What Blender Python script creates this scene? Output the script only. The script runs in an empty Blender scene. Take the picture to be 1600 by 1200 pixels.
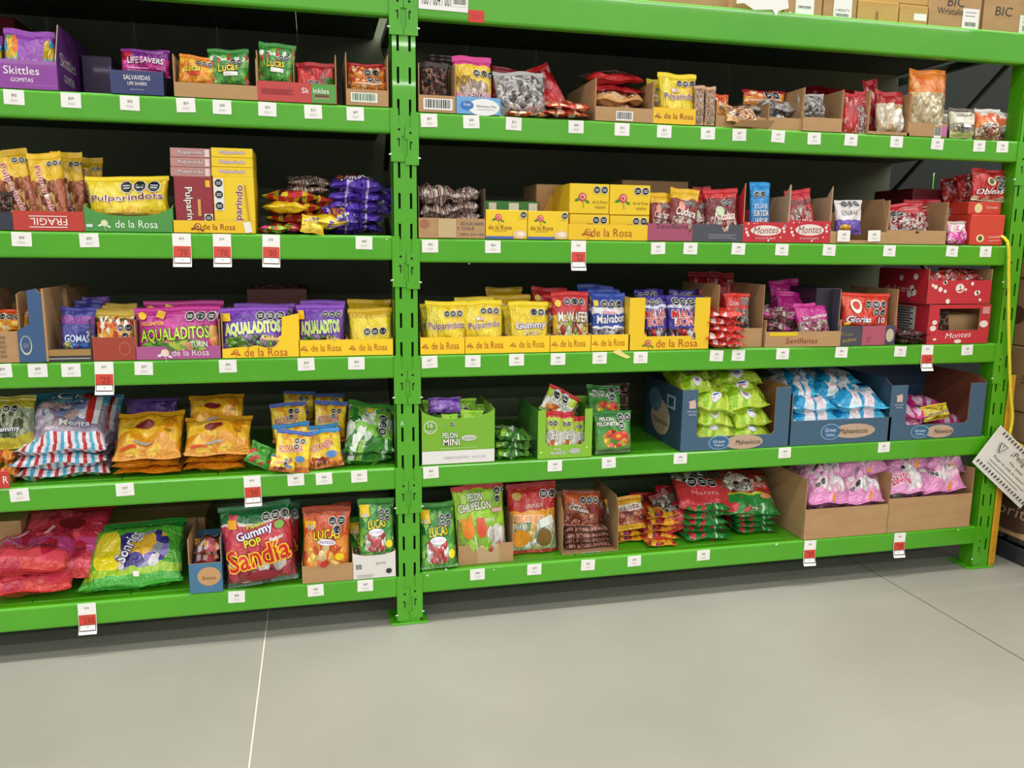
import bpy, bmesh, math, random
import numpy as np
from mathutils import Matrix, Vector, Euler
random.seed(7)
SC = bpy.context.scene
COL = SC.collection
# ------------------------------------------------------------------ camera, world, lights, exposure
F = 1265.08
M = np.array([[0.9721, -0.2344, 0.0107], [0.0292, 0.1661, 0.9857], [0.2328, 0.9578, -0.1683]])
CAMP = np.array([-0.3061, -2.8217, 1.3853])
cam = bpy.data.objects.new('camera', bpy.data.cameras.new('camera')); COL.objects.link(cam)
R_ = Matrix([[M[0][i], M[1][i], -M[2][i]] for i in range(3)])
R_ = R_.to_quaternion().to_matrix()
cam.matrix_world = Matrix.Translation(Vector(CAMP)) @ R_.to_4x4()
cam.data.sensor_width = 36; cam.data.lens = F / 1600 * 36; cam.data.clip_start = .05
SC.camera = cam
W = bpy.data.worlds.new('store_ambient'); SC.world = W; W.use_nodes = True
W.node_tree.nodes['Background'].inputs[0].default_value = (.95, 1, 1, 1)
W.node_tree.nodes['Background'].inputs[1].default_value = .30
def area(name, loc, sx, sy, power, col, rot=(0, 0, 0)):
    l = bpy.data.lights.new(name, 'AREA'); l.shape = 'RECTANGLE'; l.size = sx; l.size_y = sy; l.energy = power; l.color = col
    o = bpy.data.objects.new(name, l); COL.objects.link(o); o.location = loc; o.rotation_euler = rot
for _y, _z, _p in ((-.12, 5.4, 640), (-2.3, 5.0, 230), (-6.4, 5.4, 330), (-10.5, 5.4, 560), (-14.6, 5.4, 560), (-18.7, 5.4, 560)):
    area('ceiling_strip_light', (0.6, _y, _z), 22, .3, _p * 1.25, (1, .985, .95))
SC.view_settings.view_transform = 'Standard'; SC.view_settings.look = 'None'
SC.view_settings.gamma = 1; SC.view_settings.use_curve_mapping = False; SC.view_settings.exposure = 0.0

# ------------------------------------------------------------------ helpers
def lin(h, a=1):
    h = h.lstrip('#'); c = [int(h[i:i+2], 16) / 255 for i in (0, 2, 4)]
    return tuple((x / 12.92 if x <= .04045 else ((x + .055) / 1.055) ** 2.4) for x in c) + (a,)
MATS = {}
def newmat(key):
    m = bpy.data.materials.new(key); m.use_nodes = True
    return m, m.node_tree.nodes, m.node_tree.links, m.node_tree.nodes['Principled BSDF']
def flat(h, rough=.5, key=None):
    k = ('flat', h, rough)
    if k not in MATS:
        m, n, l, b = newmat('ink_' + h.strip('#')); b.inputs['Base Color'].default_value = lin(h); b.inputs['Roughness'].default_value = rough
        MATS[k] = m
    return MATS[k]
def mottled(key, c1, c2, scale, rough=.6, bump=.0, stretch=(1, 1, 1), detail=4, coat=0, bscale=None):
    if key in MATS: return MATS[key]
    m, n, l, b = newmat(key)
    tc = n.new('ShaderNodeTexCoord'); mp = n.new('ShaderNodeMapping'); mp.inputs['Scale'].default_value = stretch
    l.new(tc.outputs['Object'], mp.inputs[0])
    no = n.new('ShaderNodeTexNoise'); no.inputs['Scale'].default_value = scale; no.inputs['Detail'].default_value = detail
    l.new(mp.outputs[0], no.inputs['Vector'])
    r = n.new('ShaderNodeValToRGB'); r.color_ramp.elements[0].position = .3; r.color_ramp.elements[1].position = .7
    r.color_ramp.elements[0].color = lin(c1); r.color_ramp.elements[1].color = lin(c2)
    l.new(no.outputs[0], r.inputs[0]); l.new(r.outputs[0], b.inputs['Base Color'])
    b.inputs['Roughness'].default_value = rough; b.inputs['Coat Weight'].default_value = coat
    if bump:
        n2 = n.new('ShaderNodeTexNoise'); n2.inputs['Scale'].default_value = bscale or scale * 3; l.new(mp.outputs[0], n2.inputs['Vector'])
        bp = n.new('ShaderNodeBump'); bp.inputs['Strength'].default_value = bump; bp.inputs['Distance'].default_value = .004
        l.new(n2.outputs[0], bp.inputs['Height']); l.new(bp.outputs[0], b.inputs['Normal'])
    MATS[key] = m; return m
GREEN = mottled('green_painted_steel', '#4aa40e', '#53ac14', 3, .4, .05, coat=.5, bscale=300)
SHADEGREEN = mottled('shaded_green_steel', '#2c3a28', '#33432e', 2, .6)  # green steel darkened to put the rack interior's shade into the colour
BACKDROP = mottled('backdrop_tone', '#6d755c', '#788064', 1.5, .8)  # lighter tone puts the hazy lift of the dark interior into the backdrop
KRAFT = mottled('kraft_cardboard', '#b28a5e', '#bd966a', 6, .85, .12, (1, 1, 4))
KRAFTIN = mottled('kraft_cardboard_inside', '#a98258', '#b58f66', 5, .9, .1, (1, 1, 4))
KRAFTY = mottled('yellow_kraft_cardboard', '#c19a55', '#cca762', 6, .85, .1, (1, 1, 4))
BLACKHOLE = flat('#0a1208', .9)
WHITE = flat('#f4f1ea', .6)
def card(h):
    return mottled('printed_card_' + h.strip('#'), h, h, 4, .5, .05, coat=.1)
def film(key, base, bands=(), wins=(), busy=None, stripes=None, rough=.3):
    """glossy printed plastic film; print laid out in the bag's own UV"""
    m, n, l, b = newmat('film_' + key)
    uv = n.new('ShaderNodeUVMap'); sp = n.new('ShaderNodeSeparateXYZ'); l.new(uv.outputs[0], sp.inputs[0])
    nz = n.new('ShaderNodeTexNoise'); nz.inputs['Scale'].default_value = 6; l.new(uv.outputs[0], nz.inputs['Vector'])
    def math_(op, a, c, cl=False):
        q = n.new('ShaderNodeMath'); q.operation = op; q.use_clamp = cl
        for i, v in enumerate((a, c)):
            if v is None: continue
            if isinstance(v, (int, float)): q.inputs[i].default_value = v
            else: l.new(v, q.inputs[i])
        return q.outputs[0]
    def mix(fac, c1, c2):
        q = n.new('ShaderNodeMix'); q.data_type = 'RGBA'
        if isinstance(fac, (int, float)): q.inputs[0].default_value = fac
        else: l.new(fac, q.inputs[0])
        for i, v in ((6, c1), (7, c2)):
            if isinstance(v, tuple): q.inputs[i].default_value = v
            else: l.new(v, q.inputs[i])
        return q.outputs[2]
    off = math_('MULTIPLY', math_('SUBTRACT', nz.outputs[0], .5), .12)
    cur = lin(base)
    if bands:
        r = n.new('ShaderNodeValToRGB'); r.color_ramp.interpolation = 'CONSTANT'
        els = r.color_ramp.elements
        while len(els) > 1: els.remove(els[-1])
        els[0].position = 0; els[0].color = lin(bands[0][1])
        for p, c in bands[1:]:
            e = els.new(p); e.color = lin(c)
        l.new(math_('ADD', sp.outputs[1], off), r.inputs[0]); cur = r.outputs[0]
    if stripes:
        cnt, pal, v0, v1 = stripes
        fr = math_('FRACT', math_('MULTIPLY', sp.outputs[0], cnt), 0)
        r = n.new('ShaderNodeValToRGB'); r.color_ramp.interpolation = 'CONSTANT'; els = r.color_ramp.elements
        while len(els) > 1: els.remove(els[-1])
        els[0].position = 0; els[0].color = lin(pal[0])
        for i, c in enumerate(pal[1:]): e = els.new((i + 1) / len(pal)); e.color = lin(c)
        l.new(fr, r.inputs[0])
        mk = math_('MULTIPLY', math_('GREATER_THAN', sp.outputs[1], v0), math_('LESS_THAN', sp.outputs[1], v1))
        cur = mix(mk, cur, r.outputs[0])
    def palette(pal, scale, detail_rand=1.0):
        scale = scale * 1.7
        vo = n.new('ShaderNodeTexVoronoi'); vo.inputs['Scale'].default_value = scale; vo.inputs['Randomness'].default_value = detail_rand
        mp = n.new('ShaderNodeMapping'); mp.inputs['Rotation'].default_value = (0, 0, .6); mp.inputs['Scale'].default_value = (1, .8, 1)
        l.new(uv.outputs[0], mp.inputs[0])
        ad = n.new('ShaderNodeVectorMath'); ad.operation = 'ADD'; nn = n.new('ShaderNodeTexNoise'); nn.inputs['Scale'].default_value = scale * .8
        sc = n.new('ShaderNodeVectorMath'); sc.operation = 'SCALE'; sc.inputs[3].default_value = .09
        l.new(mp.outputs[0], nn.inputs['Vector']); l.new(nn.outputs[1], sc.inputs[0]); l.new(mp.outputs[0], ad.inputs[0]); l.new(sc.outputs[0], ad.inputs[1]); l.new(ad.outputs[0], vo.inputs['Vector'])
        s2 = n.new('ShaderNodeSeparateColor'); l.new(vo.outputs['Color'], s2.inputs[0])
        r = n.new('ShaderNodeValToRGB'); r.color_ramp.interpolation = 'CONSTANT'; els = r.color_ramp.elements
        while len(els) > 1: els.remove(els[-1])
        els[0].position = 0; els[0].color = lin(pal[0])
        for i, c in enumerate(pal[1:]): e = els.new((i + 1) / len(pal)); e.color = lin(c)
        l.new(s2.outputs[0], r.inputs[0])
        return r.outputs[0], s2.outputs[1], vo.outputs['Distance']
    if busy:
        pal, amt, scl = busy
        c, rnd, _ = palette(pal, scl)
        inner = math_('MULTIPLY', math_('GREATER_THAN', sp.outputs[1], .035), math_('LESS_THAN', sp.outputs[1], .9))
        cur = mix(math_('MULTIPLY', math_('LESS_THAN', rnd, amt), inner), cur, c)
    hgt = None
    for (uc, vc, ru, rv, pal, scl) in wins:
        a = math_('POWER', math_('ABSOLUTE', math_('DIVIDE', math_('SUBTRACT', sp.outputs[0], uc), ru), None), 3)
        c_ = math_('POWER', math_('ABSOLUTE', math_('DIVIDE', math_('SUBTRACT', math_('ADD', sp.outputs[1], off), vc), rv), None), 3)
        mk = math_('LESS_THAN', math_('ADD', a, c_), 1)
        c, _, dist = palette(pal, scl)
        cur = mix(mk, cur, c)
        hgt = math_('MULTIPLY', math_('MULTIPLY', dist, mk), -1.2)
    if isinstance(cur, tuple): b.inputs['Base Color'].default_value = cur
    else: l.new(cur, b.inputs['Base Color'])
    b.inputs['Roughness'].default_value = rough; b.inputs['Coat Weight'].default_value = .8; b.inputs['Coat Roughness'].default_value = .13
    tc = n.new('ShaderNodeTexCoord'); mp = n.new('ShaderNodeMapping'); mp.inputs['Scale'].default_value = (1, 1, .55)
    l.new(tc.outputs['Object'], mp.inputs[0])
    wn = n.new('ShaderNodeTexNoise'); wn.inputs['Scale'].default_value = 26; wn.inputs['Detail'].default_value = 4; wn.inputs['Distortion'].default_value = 1.8
    l.new(mp.outputs[0], wn.inputs['Vector'])
    h = wn.outputs[0]
    if hgt is not None: h = math_('ADD', h, hgt)
    bp = n.new('ShaderNodeBump'); bp.inputs['Strength'].default_value = .9; bp.inputs['Distance'].default_value = .016
    l.new(h, bp.inputs['Height']); l.new(bp.outputs[0], b.inputs['Normal']); l.new(bp.outputs[0], b.inputs['Coat Normal'])
    return m

def link(name, me, mats, parent=None, smooth=False):
    for m in mats: me.materials.append(m)
    if smooth: me.polygons.foreach_set('use_smooth', [True] * len(me.polygons))
    o = bpy.data.objects.new(name, me); COL.objects.link(o)
    if parent is not None: o.parent = parent
    return o
def pydata(name, vs, fs, mats, parent=None, mi=None, smooth=False):
    me = bpy.data.meshes.new(name); me.from_pydata([tuple(map(float, v)) for v in vs], [], fs)
    if mi is not None: me.polygons.foreach_set('material_index', mi)
    me.update()
    return link(name, me, mats, parent, smooth)
def box(name, lo, hi, mat, parent=None, bevel=0, seg=2):
    bm = bmesh.new(); bmesh.ops.create_cube(bm, size=1)
    for v in bm.verts:
        v.co = Vector([(lo[i] + hi[i]) / 2 + v.co[i] * (hi[i] - lo[i]) for i in range(3)])
    if bevel: bmesh.ops.bevel(bm, geom=bm.edges[:], offset=bevel, segments=seg, affect='EDGES', profile=.5)
    me = bpy.data.meshes.new(name); bm.to_mesh(me); bm.free()
    return link(name, me, [mat], parent, False)
def prism(name, pts, f3, th, mats, parent=None):
    """outline pts (a,b) pushed along a thickness; f3(a,b,t)->xyz; mats=[front, back+edges]"""
    n = len(pts)
    vs = [f3(a, b, 0) for a, b in pts] + [f3(a, b, th) for a, b in pts]
    fs = [list(range(n)), list(range(2 * n - 1, n - 1, -1))] + [[i, i + n, (i + 1) % n + n, (i + 1) % n] for i in range(n)]
    o = pydata(name, vs, fs, mats, parent, [0] + [1] * (n + 1) if len(mats) > 1 else None)
    bm = bmesh.new(); bm.from_mesh(o.data); bmesh.ops.recalc_face_normals(bm, faces=bm.faces); bm.to_mesh(o.data); bm.free()
    return o
def tube(name, pts, r, mat, parent=None, sides=8):
    vs, fs = [], []; P = [Vector(p) for p in pts]
    for i, p in enumerate(P):
        d = (P[min(i + 1, len(P) - 1)] - P[max(i - 1, 0)]).normalized()
        a = d.orthogonal().normalized() if i == 0 else (prev - d * prev.dot(d)).normalized(); prev = a; b = d.cross(a)
        for k in range(sides):
            t = 2 * math.pi * k / sides; vs.append(p + (a * math.cos(t) + b * math.sin(t)) * r)
    for i in range(len(P) - 1):
        for k in range(sides): fs.append([i * sides + k, i * sides + (k + 1) % sides, (i + 1) * sides + (k + 1) % sides, (i + 1) * sides + k])
    fs.append(list(range(sides))[::-1]); fs.append([(len(P) - 1) * sides + k for k in range(sides)])
    return pydata(name, vs, fs, [mat], parent, smooth=True)
def empty(name, loc, rot=(0, 0, 0)):
    o = bpy.data.objects.new(name, None); COL.objects.link(o); o.location = loc; o.rotation_euler = rot; o.empty_display_size = .05
    return o
LABELS = {}
def tag(o, label, cat, group=None):
    n = len(label.split())
    if not 4 <= n <= 16: print('LABEL LENGTH', n, label)
    if label in LABELS: print('DUP', label)
    LABELS[label] = 1
    o['label'] = label; o['category'] = cat
    if group: o['group'] = group
    return o
def ray(px, py): return M.T @ np.array([(px - 800) / F, (600 - py) / F, 1])
def onY(px, py, Y=0.):
    r = ray(px, py); return CAMP + r * (Y - CAMP[1]) / r[1]
def onX(px, py, X):
    r = ray(px, py); return CAMP + r * (X - CAMP[0]) / r[0]

# ------------------------------------------------------------------ lettering (outlines turned into meshes, laid over a surface)
TXT = {}
def text_geo(s, off=0., shear=0.):
    k = (s, off, shear)
    if k in TXT: return TXT[k]
    c = bpy.data.curves.new('t', 'FONT'); c.body = s; c.size = 1; c.offset = off; c.resolution_u = 2; c.shear = shear; c.align_x = 'CENTER'
    o = bpy.data.objects.new('t', c); COL.objects.link(o)
    bpy.context.view_layer.update()
    me = bpy.data.meshes.new_from_object(o.evaluated_get(bpy.context.evaluated_depsgraph_get()))
    vs = np.array([v.co[:2] for v in me.vertices]); fs = [list(p.vertices) for p in me.polygons]
    bpy.data.objects.remove(o); bpy.data.curves.remove(c); bpy.data.meshes.remove(me)
    TXT[k] = (vs, fs); return TXT[k]
class Print:
    """flat print collected into one mesh: every mark is mapped by surf(u, v, height)"""
    def __init__(s, surf, w, h): s.surf, s.w, s.h, s.v, s.f, s.m, s.mats, s.lay = surf, w, h, [], [], [], [], 0
    def add(s, pts, faces, col):
        mat = flat(col, .35)
        if mat not in s.mats: s.mats.append(mat)
        s.lay += 1; base = len(s.v)
        P = s.surf(pts[:, 0] / s.w, pts[:, 1] / s.h, .0008 + .00025 * s.lay)
        s.v += [tuple(p) for p in P]; s.f += [[base + i for i in f] for f in faces]; s.m += [s.mats.index(mat)] * len(faces)
    def text(s, t, u, v, w, h, col, out=None, rot=0, shear=0.):
        base, _ = text_geo(t, .0, shear); lo, hi = base.min(0), base.max(0); c = (lo + hi) / 2; sx, sy = w * s.w / (hi[0] - lo[0]), h * s.h / (hi[1] - lo[1])
        if 45 < abs(rot) < 135: sx, sy = w * s.h / (hi[0] - lo[0]), h * s.w / (hi[1] - lo[1])
        a = math.radians(rot); R = np.array([[math.cos(a), -math.sin(a)], [math.sin(a), math.cos(a)]])
        for off, cc in ([(.055, out)] if out else []) + [(.014 if out else .0, col)]:
            g, fs = text_geo(t, off, shear)
            p = (g - c) * (sx, sy) @ R.T + (u * s.w, v * s.h)
            s.add(p, fs, cc)
    def rect(s, u0, v0, u1, v1, col, n=5, rot=0):
        us = np.linspace(u0, u1, n); vv = np.linspace(v0, v1, n); p = np.array([(x * s.w, y * s.h) for y in vv for x in us])
        if rot:
            a = math.radians(rot); c = p.mean(0); p = (p - c) @ np.array([[math.cos(a), math.sin(a)], [-math.sin(a), math.cos(a)]]) + c
        s.add(p, [[j * n + i, j * n + i + 1, (j + 1) * n + i + 1, (j + 1) * n + i] for j in range(n - 1) for i in range(n - 1)], col)
    def ell(s, u, v, ru, rv, col, n=16, rot=0, rings=3, sq=False):
        p = [(0, 0)]
        for k in range(1, rings + 1):
            for i in range(n):
                t = 2 * math.pi * (i + .5) / n; p.append((math.cos(t) * ru * s.w * k / rings, math.sin(t) * (ru * s.w if sq else rv * s.h) * k / rings))
        a = math.radians(rot); p = np.array(p) @ np.array([[math.cos(a), math.sin(a)], [-math.sin(a), math.cos(a)]]) + (u * s.w, v * s.h)
        f = [[0, 1 + i, 1 + (i + 1) % n] for i in range(n)]
        for k in range(rings - 1):
            f += [[1 + k * n + i, 1 + (k + 1) * n + i, 1 + (k + 1) * n + (i + 1) % n, 1 + k * n + (i + 1) % n] for i in range(n)]
        s.add(p, f, col)
    def octs(s, u, v, k, r, col=1):
        for i in range(k):
            uu, vv = u + 2.25 * r * (i % col if col > 1 else i), v - (2.25 * r * s.w / s.h) * (i // col if col > 1 else 0)
            s.ell(uu, vv, r * 1.13, 0, '#f2f2ee', 8, sq=True, rings=2); s.lay -= 1
        s.lay += 1
        for i in range(k):
            uu, vv = u + 2.25 * r * (i % col if col > 1 else i), v - (2.25 * r * s.w / s.h) * (i // col if col > 1 else 0)
            s.ell(uu, vv, r, 0, '#141414', 8, sq=True, rings=2)
            q = r * s.w / s.h
            s.rect(uu - r * .6, vv + q * .1, uu + r * .6, vv + q * .3, '#cfcfcb', 2); s.rect(uu - r * .55, vv - q * .35, uu + r * .55, vv - q * .12, '#cfcfcb', 2); s.lay -= 3
        s.lay += 3
    def bars(s, u, v, w, h, col='#222222'):
        rnd = random.Random(3); x = u - w / 2
        s.rect(u - w * .56, v - h * .7, u + w * .56, v + h * .62, '#f4f1ea', 2)
        while x < u + w / 2:
            b = rnd.choice((.02, .03, .05)) * w; s.rect(x, v - h / 2, min(x + b, u + w / 2), v + h / 2, col, 2); s.lay -= 1; x += b + rnd.choice((.02, .035)) * w
        s.lay += 1
    def rose(s, u, v, r, col, leaf='#3e8a36'):
        q = r * s.w / s.h
        s.ell(u - r, v - q * .5, r * .55, q * .28, leaf, 8, 20); s.ell(u + r * .95, v - q * .8, r * .5, q * .25, leaf, 8, -30)
        s.ell(u, v, r * .8, 0, col, 10, sq=True); s.ell(u + r * .05, v + q * .05, r * .52, 0, '#f3b8a8' if leaf != col else '#ffd85a', 9, sq=True); s.ell(u, v, r * .32, 0, col, 8, sq=True)
        s.rect(u + r * .1, v - q * 1.9, u + r * .2, v - q * .7, leaf, 2, 8)
    def run(s, dec):
        for d in dec:
            k = d[0]
            if k == 't': s.text(*d[1:])
            elif k == 'r': s.rect(*d[1:])
            elif k == 'e': s.ell(*d[1:])
            elif k == 'o': s.octs(*d[1:])
            elif k == 'b': s.bars(*d[1:])
            elif k == 'rose': s.rose(*d[1:])
            elif k == 'lines':
                u, v, w, h, n, c = d[1:]
                for i in range(n):
                    vv = v + h / 2 - h * i / max(n - 1, 1); q_ = min(h * .12, h / (n * 2.6)) if n > 1 else h * .12; s.rect(u - w / 2, vv - q_, u + w / 2 * (1 - .25 * (i % 2)), vv + q_, c, 2); s.lay -= 1
                s.lay += 1
            elif k == 'dots':
                rnd = random.Random(d[2]); 
                for i in range(d[1]):
                    s.ell(rnd.uniform(.06, .94), rnd.uniform(.08, .92), d[3] * rnd.uniform(.6, 1.2), 0, '#f2e6dc', 9, sq=True, rings=1); s.lay -= 1
                s.lay += 1
        return s
    def build(s, parent, name='print'):
        if s.v: return pydata(name, s.v, s.f, s.mats, parent, s.m)

# ------------------------------------------------------------------ pillow bag
KIND = {}
def K(key, noun, base, bands=(), wins=(), busy=None, dec=(), T=.045, stripes=None, rough=.3, lump=.3, seal=None, cat='candy bag', name='candy_bag', group=None):
    KIND[key] = dict(noun=noun, mat=None, base=base, bands=bands, wins=wins, busy=busy, dec=dec, T=T, stripes=stripes, rough=rough, lump=lump, seal=seal, cat=cat, name=name, group=group or noun + 's')
def bag_mesh(k, w, h, T, parent_loc, rot, seed, simple=False):
    d = KIND[k]
    if d['mat'] is None: d['mat'] = film(k, d['base'], d['bands'], d['wins'], d['busy'], d['stripes'], d['rough'])
    rnd = random.Random(seed); ph = [rnd.uniform(0, 6.28) for _ in range(12)]; k1, k2, k3 = rnd.uniform(7, 11), rnd.uniform(6, 10), rnd.uniform(2, 4)
    A = min(.008, T * .15); sb, st = min(.07, .012 / h), min(.1, .02 / h); L = d['lump'] * T * .16; tw = rnd.uniform(-.05, .05)
    def S(U, V, side=1, off=0.):
        U = np.asarray(U, float); V = np.asarray(V, float); a = 2 * U - 1
        vv = np.clip((V - sb) / (1 - sb - st), 0, 1)
        prof = np.clip(4 * vv * (1 - vv), 0, 1) ** .36 * (1 + .35 * (.5 - vv)); edge = np.clip(1 - np.abs(a) ** 3.2, 0, 1) ** .6
        t = T / 2 * prof * edge
        wr = A * np.sin(a * k1 + ph[0] + 2 * V) * np.exp(-vv * 4) + 1.3 * A * np.sin(a * k2 + ph[1] - 2 * V) * np.exp(-(1 - vv) * 4.5) + .8 * A * np.sin(a * k3 + V * 6 + ph[2])
        wr = wr + L * np.sin(a * 6.5 + ph[3]) * np.sin(V * 8 * h / w + ph[4]) + .6 * L * np.sin(a * 11 + V * 5 + ph[5] * side) * np.sin(V * 13 + ph[6])
        y = -side * (t + wr * edge * prof * 1.2 + off) + .35 * A * np.sin(a * 5 + ph[7]) * (1 - prof) * 2 + tw * .1 * a * V
        x = a * w / 2 * (1 - .055 * prof + .01 * np.sin(V * 9 + ph[8]))
        z = h * (V + .010 * np.sin(a * 3 + ph[9]) * V) - .012 * h * prof * 0
        return np.stack([x, y, z], -1)
    n, m = (14, 16) if not simple else (8, 10)
    us = .5 - .5 * np.cos(np.linspace(0, math.pi, n + 1)); us = .65 * us + .35 * np.linspace(0, 1, n + 1)
    vs_ = np.concatenate([[0, sb], sb + (1 - sb - st) * (.6 * (.5 - .5 * np.cos(np.linspace(0, math.pi, m - 1)[1:-1])) + .4 * np.linspace(0, 1, m - 1)[1:-1]), [1 - st, 1]])
    m = len(vs_) - 1
    UU, VV = np.meshgrid(us, vs_); 
    Fp = S(UU, VV, 1).reshape(-1, 3); Bp = S(UU, VV, -1).reshape(-1, 3)
    eps = .0006
    Fp[:, 1] -= eps * 0; N = (n + 1) * (m + 1)
    idx = lambda j, i: j * (n + 1) + i
    G = Fp.reshape(m + 1, n + 1, 3); 
    def SG(u, v, hh):
        u = np.clip(u, .001, .999); v = np.clip(v, .001, .999)
        iu = np.clip(np.searchsorted(us, u) - 1, 0, n - 1); iv = np.clip(np.searchsorted(vs_, v) - 1, 0, m - 1)
        fu = ((u - us[iu]) / (us[iu + 1] - us[iu]))[:, None]; fv = ((v - vs_[iv]) / (vs_[iv + 1] - vs_[iv]))[:, None]
        p = (G[iv, iu] * (1 - fu) + G[iv, iu + 1] * fu) * (1 - fv) + (G[iv + 1, iu] * (1 - fu) + G[iv + 1, iu + 1] * fu) * fv
        p = p.copy(); p[:, 1] -= hh * 1.4 + .0028; return p
    bidx = lambda j, i: idx(j, i) if i in (0, n) else N + idx(j, i)
    fs, uvs, mi = [], [], []
    for j in range(m):
        for i in range(n):
            q = [(j, i), (j, i + 1), (j + 1, i + 1), (j + 1, i)]
            fs.append([idx(*c) for c in q]); uvs += [(us[c[1]], vs_[c[0]]) for c in q]
            q = q[::-1]; fs.append([bidx(*c) for c in q]); uvs += [(1 - us[c[1]], vs_[c[0]]) for c in q]
    Vs = np.concatenate([Fp, Bp])
    me = bpy.data.meshes.new(d['name']); me.from_pydata(Vs.tolist(), [], fs)
    ul = me.uv_layers.new(name='UVMap'); ul.data.foreach_set('uv', np.array(uvs, dtype='f').ravel())
    o = link(d['name'], me, [d['mat']], None, True); me.validate()
    bm = bmesh.new(); bm.from_mesh(me); bmesh.ops.delete(bm, geom=[v for v in bm.verts if not v.link_faces], context='VERTS'); bm.to_mesh(me); bm.free()
    o.location = parent_loc; o.rotation_euler = rot
    # crimped seal strips
    if not simple:
        sm = flat(d['seal'] or (d['bands'][-1][1] if d['bands'] else d['base']), .3)
        c = np.linspace(0, 1, 13)
        for nm, v0, v1, col in (('top_seal', 1 - st * .9, 1.0, sm),):
            vs, ff = [], []
            for r, v in enumerate(np.linspace(v0, v1, 4)):
                for side in (1, -1):
                    vs += S(c, np.full(13, v), side, .0009 + (.0006 if r % 2 else 0)).tolist()
            for r in range(3):
                for i in range(12):
                    a = r * 26 + i; ff.append([a, a + 1, a + 27, a + 26]); a += 13; ff.append([a + 26, a + 27, a + 1, a])
            for i in range(12): ff.append([78 + i, 79 + i, 92 + i, 91 + i])
            pydata(nm, vs, ff, [col], o)
    if d['dec'] and not simple:
        Print(SG, w, h).run(d['dec']).build(o)
    return o
SH = {'L1': .188, 'L2': .600, 'L3': 1.005, 'L4': 1.415, 'L5': 1.834, 'R1': .196, 'R2': .601, 'R3': 1.003, 'R4': 1.408, 'R5': 1.824, 'R6': 2.237}
SHN = {'1': 'bottom shelf', '2': 'fourth shelf', '3': 'middle shelf', '4': 'second shelf', '5': 'top shelf', '6': 'rack top'}
def grp(k, lv): return KIND[k]['group'] + ' on the ' + ('left ' if lv[0] == 'L' else 'right ') + SHN[lv[1]]
SEED = [100]
def B(k, lv, x0, x1, yt, label, Y=.06, yb=None, roll=0, lean=7, yaw=0, T=None, simple=False):
    SEED[0] += 1; zs = SH[lv] + .004; xm = (x0 + x1) / 2
    top = onY(xm, yt, Y + .02)[2]
    zb = zs if yb is None else max(zs, onY(xm, yb, Y)[2])
    ym = (yt + (yb if yb is not None else yt + 80)) / 2
    X0, X1 = onY(x0, ym, Y)[0], onY(x1, ym, Y)[0]
    w = X1 - X0; h = (top - zb) / math.cos(math.radians(lean))
    if roll: zb += w / 2 * abs(math.sin(math.radians(roll)))* (.6 if yb is None else 0)
    T = T or min(KIND[k]['T'], w * .42)
    o = bag_mesh(k, w, h, T, ((X0 + X1) / 2, Y, zb), Euler((math.radians(-lean), math.radians(roll), math.radians(yaw)), 'XYZ'), SEED[0], simple)
    return tag(o, label, KIND[k]['cat'], grp(k, lv))
ORD = {1: ['only one'], 2: ['lower', 'upper'], 3: ['bottom', 'middle', 'top'], 4: ['bottom', 'second lowest', 'second highest', 'top'], 5: ['bottom', 'second lowest', 'middle', 'second highest', 'top'],
       6: ['bottom', 'second lowest', 'third lowest', 'third highest', 'second highest', 'top'], 7: ['bottom', 'second lowest', 'third lowest', 'middle', 'third highest', 'second highest', 'top']}
def ST(k, lv, x0, x1, yt, n, label, Y=.05, dep=.22, tilt=0, yb=None, toplean=None, jit=.008, fat=1.12, rolls=None, yaw=0):
    zs = SH[lv] + .003; xm = (x0 + x1) / 2; top = onY(xm, yt, Y + .05)[2]
    zb = zs if yb is None else max(zs, onY(xm, yb, Y)[2])
    X0, X1 = onY(x0, yt + 30, Y)[0], onY(x1, yt + 30, Y)[0]; w = X1 - X0; st = (top - zb) / n; out = []
    for i in range(n):
        SEED[0] += 1; rnd = random.Random(SEED[0])
        T = st * fat; z = zb + st * (i + .5)
        a = -90 + tilt
        if toplean and i == n - 1: a = -90 + toplean
        rl = rolls[i] if rolls else rnd.uniform(-1.5, 1.5)
        o = bag_mesh(k, w * rnd.uniform(.96, 1.02), dep, T, ((X0 + X1) / 2 + rnd.uniform(-jit, jit), Y + rnd.uniform(-jit, jit), z), Euler((math.radians(a), math.radians(rl), math.radians(yaw + rnd.uniform(-4, 4)))), SEED[0])
        tag(o, label.format(ORD[n][i]), KIND[k]['cat'], grp(k, lv)); out.append(o)
    return out

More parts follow.
